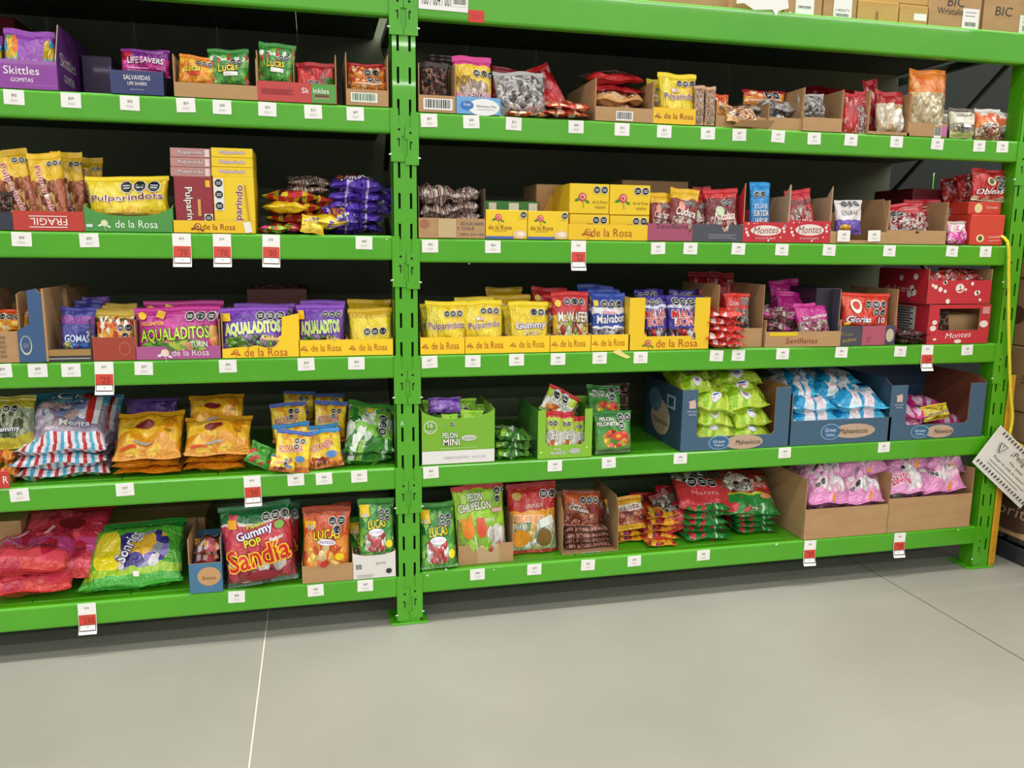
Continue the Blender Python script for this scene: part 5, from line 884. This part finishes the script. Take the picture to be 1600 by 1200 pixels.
for i, (a, b_, t) in enumerate(((852, 880, 642), (878, 903, 644), (900, 918, 650))):
    B('pelonT', 'R2', a, b_, t, ['lime pouch with red seal, left of three in the window box', 'lime pouch with red seal, middle of three in the window box', 'lime pouch with red seal, right of three in the window box'][i], Y=.012 + .006 * i, roll=(0, -4, -4)[i])
B('pelonT', 'R2', 838, 892, 606, 'lime pouch with red seal tipped up above the window box', Y=.06, yb=650, roll=28)
B('pelonS', 'R2', 880, 918, 618, 'plain lime pouch at the back of the window box', Y=.18, yb=660)
B('peloneta', 'R2', 929, 988, 642, 'green gummy ring bag standing in front on the fourth shelf', Y=.015, roll=-1)
B('peloneta', 'R2', 918, 972, 604, 'green gummy ring bag stacked behind and above the front one', Y=.1, yb=660, lean=20, roll=4)
B('dark', 'R2', 945, 985, 598, 'dark clear bag at the back above the gummy ring bags', Y=.2, yb=640)
BL = '#3f6078'
GV = lambda u=.5, v=.14, w=.4: [('e', u + .08, v, w / 2, .12, '#c2a58c'), ('e', u - w * .42, v + .01, .1, .12, '#7fa6c0'), ('e', u - w * .42, v + .01, .09, .105, '#3a668c'), ('t', 'Great', u - w * .42, v + .03, .11, .05, '#d8e4ec'), ('t', 'Value', u - w * .42, v - .03, .09, .04, '#d8e4ec'), ('t', 'Malvaviscos', u + .12, v, w * .64, .08, '#4a3a30')]
UP = [('r', .06, .7, .12, .8, '#d8b8a8'), ('e', .09, .81, .045, .04, '#d8b8a8', 3, 0), ('t', 'ESTE LADO', .09, .65, .09, .03, '#c8d0d8'), ('t', 'ARRIBA', .09, .6, .07, .025, '#c8d0d8')]
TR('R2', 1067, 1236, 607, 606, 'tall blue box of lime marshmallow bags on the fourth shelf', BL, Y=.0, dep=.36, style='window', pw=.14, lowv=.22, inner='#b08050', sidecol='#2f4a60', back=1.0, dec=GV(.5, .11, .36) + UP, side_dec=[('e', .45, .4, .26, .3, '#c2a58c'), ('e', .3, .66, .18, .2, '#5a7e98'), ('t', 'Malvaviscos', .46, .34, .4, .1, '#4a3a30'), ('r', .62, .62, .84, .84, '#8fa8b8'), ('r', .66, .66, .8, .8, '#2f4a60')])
n = 0
LM = [('bottom row left', 1090, 1150, 672, None, .03, 0), ('bottom row right', 1148, 1212, 676, None, .03, 0), ('second row left', 1092, 1148, 652, 676, .035, 4), ('second row right', 1152, 1208, 653, 676, .04, -5), ('third row left', 1090, 1150, 626, 656, .03, 8), ('third row right', 1136, 1204, 622, 652, .05, -4),
      ('fourth row left', 1066, 1120, 602, 626, .05, 0), ('fourth row right', 1125, 1200, 608, 634, .09, 4), ('top row left', 1060, 1118, 584, 604, .15, 3), ('top row right', 1118, 1196, 590, 612, .12, -4)]
for nm, a, b_, t, bb, y, rl in LM:
    zc = (onY((a + b_) / 2, t, y)[2] + (onY((a + b_) / 2, bb, y)[2] if bb else SH['R2'] + .01)) / 2; T = (onY((a + b_) / 2, t, y)[2] - zc) * 2 * 1.55
    X0, X1 = onY(a, t, y)[0], onY(b_, t, y)[0]; SEED[0] += 1
    o = bag_mesh('limeM', X1 - X0, .24, T, ((X0 + X1) / 2, y, zc), Euler((math.radians(-76), math.radians(rl), 0)), SEED[0]); tag(o, f'lime marshmallow bag in the tall blue box, {nm}', 'marshmallow bag', grp('limeM', 'R2'))
TR('R2', 1236, 1392, 655, 612, 'low fronted blue box of sky blue marshmallow bags', BL, Y=.0, dep=.36, inner='#a8825a', sidecol='#2f4a60', hb=.2, dec=[('e', .62, .5, .22, .3, '#c2a58c'), ('e', .39, .5, .1, .34, '#7fa6c0'), ('e', .39, .5, .09, .3, '#3a668c'), ('t', 'Great', .39, .58, .11, .16, '#d8e4ec'), ('t', 'Value', .39, .38, .09, .12, '#d8e4ec'), ('t', 'Malvaviscos', .62, .5, .28, .22, '#4a3a30')])
CM = [('bottom left', 1242, 1316, 650, 668, .0, 0), ('bottom right', 1310, 1392, 646, 668, .0, -2), ('second left', 1242, 1314, 630, 650, .0, 2), ('second right', 1312, 1392, 625, 648, -.005, 3), ('third left', 1240, 1282, 610, 630, .05, 0), ('third right', 1278, 1352, 609, 628, .06, 2), ('top left', 1234, 1280, 594, 610, .12, 3), ('top right', 1282, 1350, 594, 610, .12, -2)]
for nm, a, b_, t, bb, y, rl in CM:
    zc = (onY((a + b_) / 2, t, y)[2] + onY((a + b_) / 2, bb, y)[2]) / 2; T = (onY((a + b_) / 2, t, y)[2] - zc) * 2 * 1.55
    X0, X1 = onY(a, t, y)[0], onY(b_, t, y)[0]; SEED[0] += 1
    o = bag_mesh('cyanM', X1 - X0, .25, T, ((X0 + X1) / 2, y, zc), Euler((math.radians(-80), math.radians(rl), 0)), SEED[0]); tag(o, f'sky blue marshmallow bag in the low fronted blue box, {nm}', 'marshmallow bag', grp('cyanM', 'R2'))
TR('R2', 1393, 1541, 600, 590, 'blue box nearly empty, rightmost on the fourth shelf', BL, Y=.0, dep=.36, style='window', pw=.17, lowv=.27, inner='#8a5238', sidecol='#2f4a60', back=1.0, dec=GV(.46, .13, .3) + UP)
ST('pinkM', 'R2', 1412, 1455, 640, 2, 'hot pink marshmallow bag in the nearly empty blue box, {} one', Y=.04, dep=.24, fat=1.2)
ST('pinkM', 'R2', 1425, 1480, 622, 1, 'hot pink marshmallow bag at the back of the nearly empty box', Y=.14, yb=646, dep=.2)
B('yellowP', 'R2', 1444, 1486, 632, 'yellow printed bag on the pink bags in the blue box', Y=.05, yb=656, roll=-8, lean=20)
ST('pinkM', 'R2', 1470, 1515, 648, 1, 'pale pink marshmallow bag flat on the floor of the nearly empty box', Y=.1, dep=.2)

# ------------------------------------------------------------------ bottom shelf, left bay
BX('L1', -30, 34, 815, 'kraft carton at the left end of the bottom shelf', 'kraft', Y=.2, dep=.3, flaps=False)
BX('L1', 40, 322, 818, 'long kraft carton with red script behind on the bottom shelf', 'kraft', Y=.42, dep=.3, dec=[('t', 'Cherimoya', .62, .6, .24, .2, '#a03a2c', None, 3, .2)])
ST('redL', 'L1', -40, 108, 868, 2, 'large shiny red bag lying low at the left end, {} one', Y=.02, dep=.3, tilt=12, fat=1.2)
B('redL', 'L1', 8, 150, 818, 'large shiny red bag leaning back on the red pile', Y=.09, yb=902, lean=50, roll=6, T=.07)
ST('sonr', 'L1', 118, 280, 898, 1, 'green and yellow assorted bag lying flat beneath its twin', Y=.03, dep=.3, tilt=4)
B('sonr', 'L1', 126, 286, 842, 'green and yellow assorted bag leaning back with white lettering', Y=.04, yb=917, lean=50, roll=-3, T=.07)
TR('L1', 295, 347, 880, 842, 'small blue tray of brown pouches on the bottom shelf', '#44789a', Y=-.005, dep=.24, dec=[('e', .6, .55, .36, .32, '#c89a6a'), ('t', 'Botanas', .6, .5, .4, .12, '#5a3a2c'), ('lines', .4, .9, .4, .03, 1, '#8ab0c8')])
ST('bari', 'L1', 300, 342, 844, 4, 'small brown pouch in the small blue tray, {} one', Y=.02, dep=.15, fat=1.2)
B('bari', 'L1', 299, 342, 840, 'small brown pouch standing at the back of the small blue tray', Y=.13)
B('sandia', 'L1', 349, 466, 794, 'large watermelon gummy bag with red lettering, front one', Y=.01, roll=-5, lean=12, T=.1)
B('sandia', 'L1', 372, 470, 788, 'large watermelon gummy bag behind the front one', Y=.14, T=.06)
TR('L1', 472, 552, 882, 878, 'kraft tray of orange chili lollipop bags', 'kraft', Y=.0, dep=.3)
B('lucasM', 'L1', 470, 546, 792, 'large orange chili lollipop bag, front one', Y=.02, yb=893, roll=2)
B('lucasM', 'L1', 482, 552, 789, 'large orange chili lollipop bag, rear one', Y=.12, roll=-1)
TR('L1', 551, 618, 862, 860, 'white tray of green chili lollipop bags left of the middle post', '#e6e0da', Y=.0, dep=.3, style='scoop', lowv=.86, dec=[('b', .14, .46, .14, .2), ('t', 'gomita', .66, .55, .24, .14, '#8a8a88'), ('lines', .3, .1, .4, .06, 2, '#6a6a6a'), ('e', .84, .24, .07, .1, '#2c2c2c')])
B('lucasF', 'L1', 560, 617, 779, 'green chili lollipop bag left of the middle post, front one', Y=.015, yb=868)
B('lucasF', 'L1', 544, 600, 806, 'green chili lollipop bag left of the middle post, rear one', Y=.1)

# ------------------------------------------------------------------ bottom shelf, right bay
B('lucasF', 'R1', 657, 716, 790, 'green chili lollipop bag alone right of the middle post', Y=.01, roll=-2, lean=14, T=.08)
TR('R1', 716, 802, 850, 812, 'kraft tray with tape holding the lime gummy hand bag', 'kraft', Y=.03, dep=.26, dec=[('r', .34, .02, .74, .96, '#c2a27a'), ('e', .55, .88, .16, .08, '#dcc6a0')])
B('chup', 'R1', 712, 794, 757, 'lime gummy hand bag standing in the taped kraft tray', Y=.05, roll=-3, yb=870)
B('chup', 'R1', 722, 790, 762, 'lime gummy hand bag, second behind the first', Y=.16)
B('lent', 'R1', 793, 872, 756, 'red topped bag of round lollipops on the bottom shelf, front one', Y=.09, roll=0, lean=8)
B('lent', 'R1', 800, 868, 752, 'red topped bag of round lollipops, rear one', Y=.2)
TR('R1', 878, 965, 862, 800, 'kraft tray with small barcode holding brown tamarind bags', 'kraft', Y=.05, dep=.3, hb=.22, dec=[('b', .52, .6, .26, .6)])
ST('tamab', 'R1', 885, 958, 820, 4, 'clear bag of tamarind sticks lying in the barcode tray, {} one', Y=.075, dep=.22)
B('tama', 'R1', 877, 938, 768, 'orange and brown tamarind bag standing on the stick bags', Y=.1, yb=822, roll=5, lean=15)
B('tama', 'R1', 905, 948, 772, 'orange and brown tamarind bag at the back of the barcode tray', Y=.22, yb=830)
ST('ricol2', 'R1', 964, 1012, 826, 2, 'orange and purple wrapped bag lying below the lettered one, {} one', Y=.12, dep=.24)
B('ricol', 'R1', 954, 1012, 780, 'yellow and brown candy bag with white band and lettering', Y=.13, yb=828, lean=25, roll=-4)
ST('ricol2', 'R1', 1008, 1062, 796, 4, 'orange and red candy bag in the pile left of the green stacks, {} one', Y=.1, dep=.24, fat=1.25)
ST('ricol2', 'R1', 1012, 1058, 842, 1, 'orange and red candy bag slid forward at the shelf front', Y=.04, dep=.14)
B('redbag', 'R1', 985, 1050, 768, 'dark red bag in the shade behind the orange bags', Y=.32, yb=820)
B('redbag', 'R1', 1024, 1074, 757, 'red bag behind the left green stack', Y=.26, yb=800)
B('tinyR', 'R1', 1040, 1085, 772, 'brown and red bag slumped at the left side of the left green stack', Y=.12, yb=828, roll=-18, lean=30)
ST('tiny', 'R1', 1072, 1144, 786, 5, 'green watermelon bag in the left green stack, {} one', Y=.06, dep=.28, fat=1.35, rolls=[0, -2, 2, -3, 2])
B('tinyR', 'R1', 1062, 1150, 745, 'red watermelon bag with dark seals leaning on the left green stack', Y=.09, yb=797, lean=55, roll=8, T=.05)
ST('tiny', 'R1', 1150, 1216, 794, 4, 'green watermelon bag in the right green stack, {} one', Y=.09, dep=.28, fat=1.35, rolls=[0, -2, -3, -1])
B('tiny', 'R1', 1134, 1222, 750, 'red and green watermelon bag leaning on the right green stack', Y=.1, yb=804, lean=52, roll=6, T=.06)
TR('R1', 1258, 1388, 792, 745, 'kraft carton of pink marshmallow bags, left one of two', 'kraft', Y=.0, dep=.42, hb=.26, inner=None)
TR('R1', 1389, 1518, 775, 735, 'kraft carton of pink marshmallow bags, right one of two', 'kraft', Y=.0, dep=.42, hb=.26)
PM = [('left carton', 'rear left', 1262, 1310, 728, 748, .16, 4, 'rosaM'), ('left carton', 'top right', 1312, 1392, 726, 756, .05, -4, 'rosaM'), ('left carton', 'top left', 1266, 1320, 742, 768, .04, 6, 'rosaM'), ('left carton', 'bottom left', 1266, 1330, 768, 804, -.002, 2, 'rosaM'), ('left carton', 'bottom right', 1326, 1385, 768, 802, -.002, -3, 'rosaM'), ('left carton', 'middle right', 1322, 1386, 754, 772, .06, 0, 'rosaM'),
      ('right carton', 'top left', 1392, 1462, 722, 744, .05, -4, 'rosaM'), ('right carton', 'top right', 1452, 1514, 722, 750, .03, 5, 'rosaM'), ('right carton', 'middle left', 1394, 1460, 742, 762, .03, 2, 'rosaM'), ('right carton', 'bottom left with red lettering', 1393, 1450, 754, 786, -.002, 0, 'rosaB'), ('right carton', 'bottom right', 1446, 1514, 750, 784, -.002, -3, 'rosaM')]
for c, nm, a, b_, t, bb, y, rl, k in PM:
    zc = (onY((a + b_) / 2, t, y)[2] + onY((a + b_) / 2, bb, y)[2]) / 2; T = (onY((a + b_) / 2, t, y)[2] - zc) * 2 * 1.7
    X0, X1 = onY(a, t, y)[0], onY(b_, t, y)[0]; SEED[0] += 1
    o = bag_mesh(k, X1 - X0, .26, T, ((X0 + X1) / 2, y, zc), Euler((math.radians(-70), math.radians(rl), 0)), SEED[0]); tag(o, f'pink marshmallow bag in the {c}, {nm}', 'marshmallow bag', grp('rosaM', 'R1'))
# hidden lower layers carry the visible bags
for c, a, b_ in (('left carton', 1262, 1384), ('right carton', 1394, 1512)):
    ST('rosaM', 'R1', a + 2, b_ - 2, 796 if c[0] == 'l' else 780, 2, 'pink marshmallow bag low inside the ' + c + ' behind its front panel, {} one', Y=.03, dep=.3)

# ------------------------------------------------------------------ price tags clipped on the beams
def price(lv, px, phrase, big=None, tw=None):
    z = LV[lv[0]][int(lv[1]) - 1]; p = onY(px + 12, 0, -.004); yb = z
    # the tag's centre: walk the ray grid to the beam's own height
    lo, hi = -1.6, 2.6
    for _ in range(40):
        m_ = (lo + hi) / 2; v = M @ (np.array([m_, -.004, z - .03]) - CAMP); u = 800 + F * v[0] / v[2]
        if u < px + 13: lo = m_
        else: hi = m_
    X = (lo + hi) / 2; w, h = .056, .043
    rnd = random.Random(px * 7 + int(lv[1]))
    kind = 'promo price tag' if big else 'price tag'; r = math.radians(rnd.uniform(-2.5, 2.5))
    if not big:
        y0 = -.0055 if not tw else tw
        o = box('price_tag', (-w / 2, -.0012, -h), (w / 2, 0, 0), WHITE, None, .0008, 1)
        Print(lambda u, v, hh: np.stack([(u - .5) * w, -.0012 - hh + 0 * u, (v - 1) * h], -1), w, h).run([('t', '$%d' % rnd.choice((12, 42, 39, 40, 54, 77, 93, 41)), .52, .62, .26, .22, '#5a545c'), ('lines', .52, .28, .4, .1, 2, '#b8b0b8')]).build(o)
        o.location = (X, -.0028 if not tw else tw, z - .004 + rnd.uniform(-.002, .001)); o.rotation_euler = (0, r, 0)
        tag(o, 'small white price tag ' + phrase, 'price tag', 'white price tags on the beams')
    else:
        H = .106; prof = [(0, 0), (.04, -.001), (.085, -.004), (.098, -.010), (.106, -.014)]
        def S(u, v, hh=0):
            d = (1 - np.asarray(v, float)) * H; yy = np.interp(d, [a for a, _ in prof], [b for _, b in prof]); return np.stack([(np.asarray(u, float) - .5) * w, yy - hh + 0 * d, -d], -1)
        us, vv = [0, .5, 1], np.linspace(1, 0, 9); g = S(*np.meshgrid(us, vv)).reshape(-1, 3); nn = len(g); g2 = g + (0, .0012, 0)
        fs = [[j * 3 + i, (j + 1) * 3 + i, (j + 1) * 3 + i + 1, j * 3 + i + 1] for j in range(8) for i in range(2)]
        o = pydata('promo_price_tag', np.concatenate([g, g2]), fs + [[q + nn for q in f][::-1] for f in fs], [WHITE])
        Print(S, w, H).run([('t', '$%s' % big, .5, .84, .26, .08, '#6a646c'), ('r', .03, .3, .97, .62, '#cf4230', 6), ('t', "'" + big, .55, .44, .66 if len(big) > 2 else .5, .2, '#7a1c16'), ('r', .04, .1, .96, .3, '#5a3430', 6), ('r', .08, .13, .92, .28, '#f4f1ea', 6), ('t', '$', .5, .2, .1, .07, '#8a8488')]).build(o)
        o.location = (X, -.0036, z - .002); o.rotation_euler = (0, r, 0)
        tag(o, 'long white and red promotional price tag ' + phrase, 'price tag', 'red promotional price tags')
    return o
def PT(lv, xs):
    for t in xs: price(lv, *t) if isinstance(t, tuple) else None
PT('L5', [(9, 'under the purple tray, left of two'), (98, 'under the purple tray, right of two'), (190, 'under the navy tray'), (277, 'under the left end of the orange bag tray'), (334, 'under the green bag beside the orange one'), (405, 'under the red half of the red and green box'), (476, 'under the green half of the red and green box'), (542, 'under the green barcode tray')])
PT('R5', [(657, 'on the top shelf touching the middle post on its right'), (723, 'under the pale blue tray'), (790, 'under the flat red bag below the silver bag'), (887, 'under the flat bags left of the tall kraft tray'), (959, 'under the barcode of the red topped bags'), (1025, 'under the small yellow rose tray on the top shelf'), (1093, 'under the clear sleeves'), (1142, 'under the loose kraft flap'), (1203, 'under the tray right of the loose flap'), (1259, 'under the tall sided tray'), (1317, 'under the upright red bags'), (1388, 'under the cream puff bags'), (1452, 'under the pork rind tray'), (1517, 'between cream wafers and orange wafers'), (1553, 'under the rear orange wafer bag by the right post')])
PT('L4', [(21, 'under the red box with upside down lettering'), (126, 'under the left corner of the green scooped tray'), (271, 'under the maroon candy box', '70'), (334, 'under the yellow candy box', '70'), (411, 'under the mixed candy pile', '30'), (556, 'under the purple bags')])
PT('R4', [(659, 'under the printed kraft box'), (757, 'under the left small yellow box'), (891, 'under the block of four yellow boxes', '22'), (1015, 'under the pink half of the pink and grey tray'), (1066, 'under the middle of the pink and grey tray'), (1141, 'under the right end of the pink and grey tray'), (1209, 'between the two red dotted trays'), (1283, 'under the right red dotted tray'), (1377, 'between the two kraft trays on the second shelf'), (1475, 'left of the orange red boxes'), (1527, 'under the large orange red box')])
price('R4', 1303, 'stuck on the half empty kraft tray, left', tw=-.006).location.z = 1.408 + .05
price('R4', 1350, 'stuck on the half empty kraft tray, right', tw=-.006).location.z = 1.408 + .052
PT('L3', [(-10, 'at the left frame edge on the middle shelf'), (46, 'under the blue cardboard corner'), (98, 'under the dark tray with white lines'), (150, 'under the rust red tray', '25'), (212, 'under the pink tray'), (343, 'under the cut open yellow tray'), (465, 'under the narrower purple bag'), (544, 'under the plain yellow bags left of the post')])
PT('R3', [(658, 'under the first yellow rose tray'), (726, 'under the second yellow rose tray'), (794, 'under the third yellow rose tray'), (859, 'under the fourth yellow rose tray'), (924, 'under the fifth yellow rose tray'), (988, 'under the tall yellow window tray'), (1107, 'under the flat red pile, left'), (1141, 'under the flat red pile, right'), (1210, 'under the tray of magenta bags'), (1302, 'between the magenta tray and the dark tray'), (1394, 'under the flat brown sweets'), (1436, 'under the left corner of the dotted boxes', '24'), (1498, 'under the lower dotted box')])
PT('L2', [(17, 'under the striped bags'), (182, 'under the left golden pile'), (381, 'right of the right golden pile', '30'), (449, 'under the front left yellow lollipop bag'), (493, 'under the front right yellow lollipop bag'), (548, 'under the green checked bags')])
PT('R2', [(660, 'under the lime box'), (854, 'under the green window box'), (938, 'under the gummy ring bag'), (1050, 'left of the tall blue box'), (1213, 'under the right end of the tall blue box'), (1368, 'under the low fronted blue box')])
PT('L1', [(123, 'under the green and yellow assorted bags', '150'), (357, 'under the watermelon gummy bag'), (480, 'under the orange lollipop tray'), (558, 'under the white tray')])
PT('R1', [(733, 'under the taped kraft tray'), (822, 'under the round lollipop bag'), (906, 'under the tamarind tray'), (978, 'under the yellow and brown bag on the bottom shelf'), (1086, 'under the left green stack'), (1253, 'under the left marshmallow carton', '39'), (1393, 'under the right marshmallow carton', '39')])
p = onY(965, 552, -.01)
o = prism('torn_flap', [(0, 0), (.03, .012), (.045, -.004), (.075, -.02), (.06, -.026), (.03, -.014), (.012, -.006)], lambda a, b, th: (a, -th, b), .001, [flat('#f0dc8a', .7), flat('#f0dc8a', .7)]); o.location = (p[0] - .02, -.004, p[2] + .004); tag(o, 'torn pale yellow paper scrap hanging below the fifth rose tray', 'paper scrap'); o.name = 'paper_scrap'

# ------------------------------------------------------------------ right end: rope, warning sign, yellow bars, cartons beyond the post
ROPE = mottled('yellow_rope', '#d8c41c', '#f0e030', 60, .7, .6, (1, 1, 6), bscale=160)
pts = [onY(px, py, -.02) for px, py in ((1568, 366), (1574, 378), (1576, 430), (1576, 490), (1577, 550), (1579, 610), (1582, 648), (1580, 668), (1578, 678), (1583, 688), (1592, 694), (1604, 702), (1620, 712))]
pts[0][1] = .03; 
sm = []
for i in range(len(pts) - 1):
    for t in np.linspace(0, 1, 5)[:-1]:
        p0, p1, p2, p3 = pts[max(i - 1, 0)], pts[i], pts[i + 1], pts[min(i + 2, len(pts) - 1)]
        sm.append(.5 * ((2 * p1) + (p2 - p0) * t + (2 * p0 - 5 * p1 + 4 * p2 - p3) * t * t + (3 * p1 - p0 - 3 * p2 + p3) * t ** 3))
rp = tube('rope', sm, .0062, ROPE); tag(rp, 'yellow rope hanging down the right post', 'rope')
tube('hook', [onY(1563, 372, .0), onY(1566, 366, .01), onY(1571, 362, .02), onY(1568, 370, .0)], .003, flat('#3a3f3a', .4), rp, 6)
sg = empty('warning_sign', onY(1519, 722, -.03)); Xv = (Vector(onY(1600, 800, -.03)) - Vector(onY(1519, 722, -.03))); ang = math.atan2(Xv.z, Xv.x)
sg.rotation_euler = (0, -ang, 0); tag(sg, 'white paper warning sign with hatched borders tilted on the rope', 'warning sign')
hS = (Vector(onY(1573, 677, -.03)) - Vector(onY(1519, 722, -.03))).length; wS = .36
box('paper', (0, 0, 0), (wS, .0012, hS), mottled('sign_paper', '#e4e2da', '#efede6', 8, .6, .2), sg, .0005, 1)
dec = [('t', '¡Peligro!', .6, .74, .42, .17, '#3c3c3c', None, 0, .15), ('t', 'No pase', .58, .55, .26, .09, '#4a4a4a'), ('t', 'Riesgo de caída de material', .5, .42, .62, .07, '#4a4a4a', None, 0, .2), ('lines', .52, .27, .7, .08, 2, '#9a9a98')]
for i in range(17): dec += [('r', .04 + i * .056, .07, .062 + i * .056, .15, '#4a4a48', 2, -18), ('r', .1 + i * .056, .88, .122 + i * .056, .96, '#4a4a48', 2, -18)]
pr = Print(lambda u, v, hh: np.stack([u * wS, -hh + 0 * u, v * hS], -1), wS, hS).run(dec)
pr.ell(.2, .66, .075, .16, '#5a5a58', 3, -30); pr.ell(.2, .66, .055, .12, '#ebe9e2', 3, -30); pr.text('!', .2, .67, .012, .12, '#4a4a48'); pr.build(sg)
YBAR = mottled('yellow_plastic', '#c8901a', '#dba424', 20, .45, .05)
for i, px in enumerate((1545, 1555)):
    p0 = onY(px, 885, .0); X = 2.578 + i * .03
    o = box('safety_bar', (-.009 - .002 * i, 0, 0), (.009, .02, .86), YBAR, None, .004, 2); o.location = (X, .012 * i, .0); tag(o, ['yellow plastic bar standing against the right post, left one', 'yellow plastic bar standing against the right post, right one'][i], 'plastic bar')
# black pallet with brown cartons past the rack's end
plt = empty('pallet', (2.74, .45, 0)); tag(plt, 'black plastic pallet under the brown cartons beyond the rack', 'pallet')
BLK = flat('#2a2c2c', .6)
for i in range(3): box('skid', (-.0, -1.2 + i * .55, .0), (1.0, -1.08 + i * .55, .09), BLK, plt, .004, 1)
for i in range(7): box('deck_board', (-.015, -1.25 + i * .18, .09), (1.0, -1.1 + i * .18, .11), BLK, plt, .003, 1)
box('side_rail', (-.02, -1.25, .0), (0, .0, .075), BLK, plt, .003, 1)
CARTD = [('e', .5, .42, .42, .34, '#5a4032'), ('t', 'Sabritas', .5, .44, .66, .2, '#c0a284', None, 0, .15), ('lines', .5, .9, .5, .03, 1, '#8a6a4a')]
zc = .111; hts = [.27, .3, .29, .3, .28]
for i, h in enumerate(hts):
    for j, y1 in enumerate((.32, -.2)):
        o = box('carton', (0, -.5, 0), (.5, 0, h - .004), KRAFT, None, .004, 2); o.location = (2.73 + .008 * ((i + j) % 2), y1, zc)
        tag(o, f'brown snack carton past the right post, {ORD[5][i]} layer of the {"rear" if j == 0 else "front"} column', 'carton', 'brown cartons on the pallet')
        box('tape_strip', (-.0008, -.5, h * .5 - .0), (0, 0, h * .5 + .0005), flat('#8a6a48', .8), o)
        Print(lambda u, v, hh, h=h: np.stack([-hh + 0 * u, -.5 * u, v * h], -1), .5, h).run(CARTD if i < 1 else [('e', .3, .45, .1, .14, '#6a4c3a'), ('lines', .6, .5, .3, .1, 3, '#8a6a50')]).build(o)
    zc += h
o = box('carton', (0, -.46, 0), (.45, 0, .07), card('#d88a2a'), None, .004, 2); o.location = (2.76, .31, zc + .001); tag(o, 'flat orange carton on top of the rear brown cartons', 'carton')
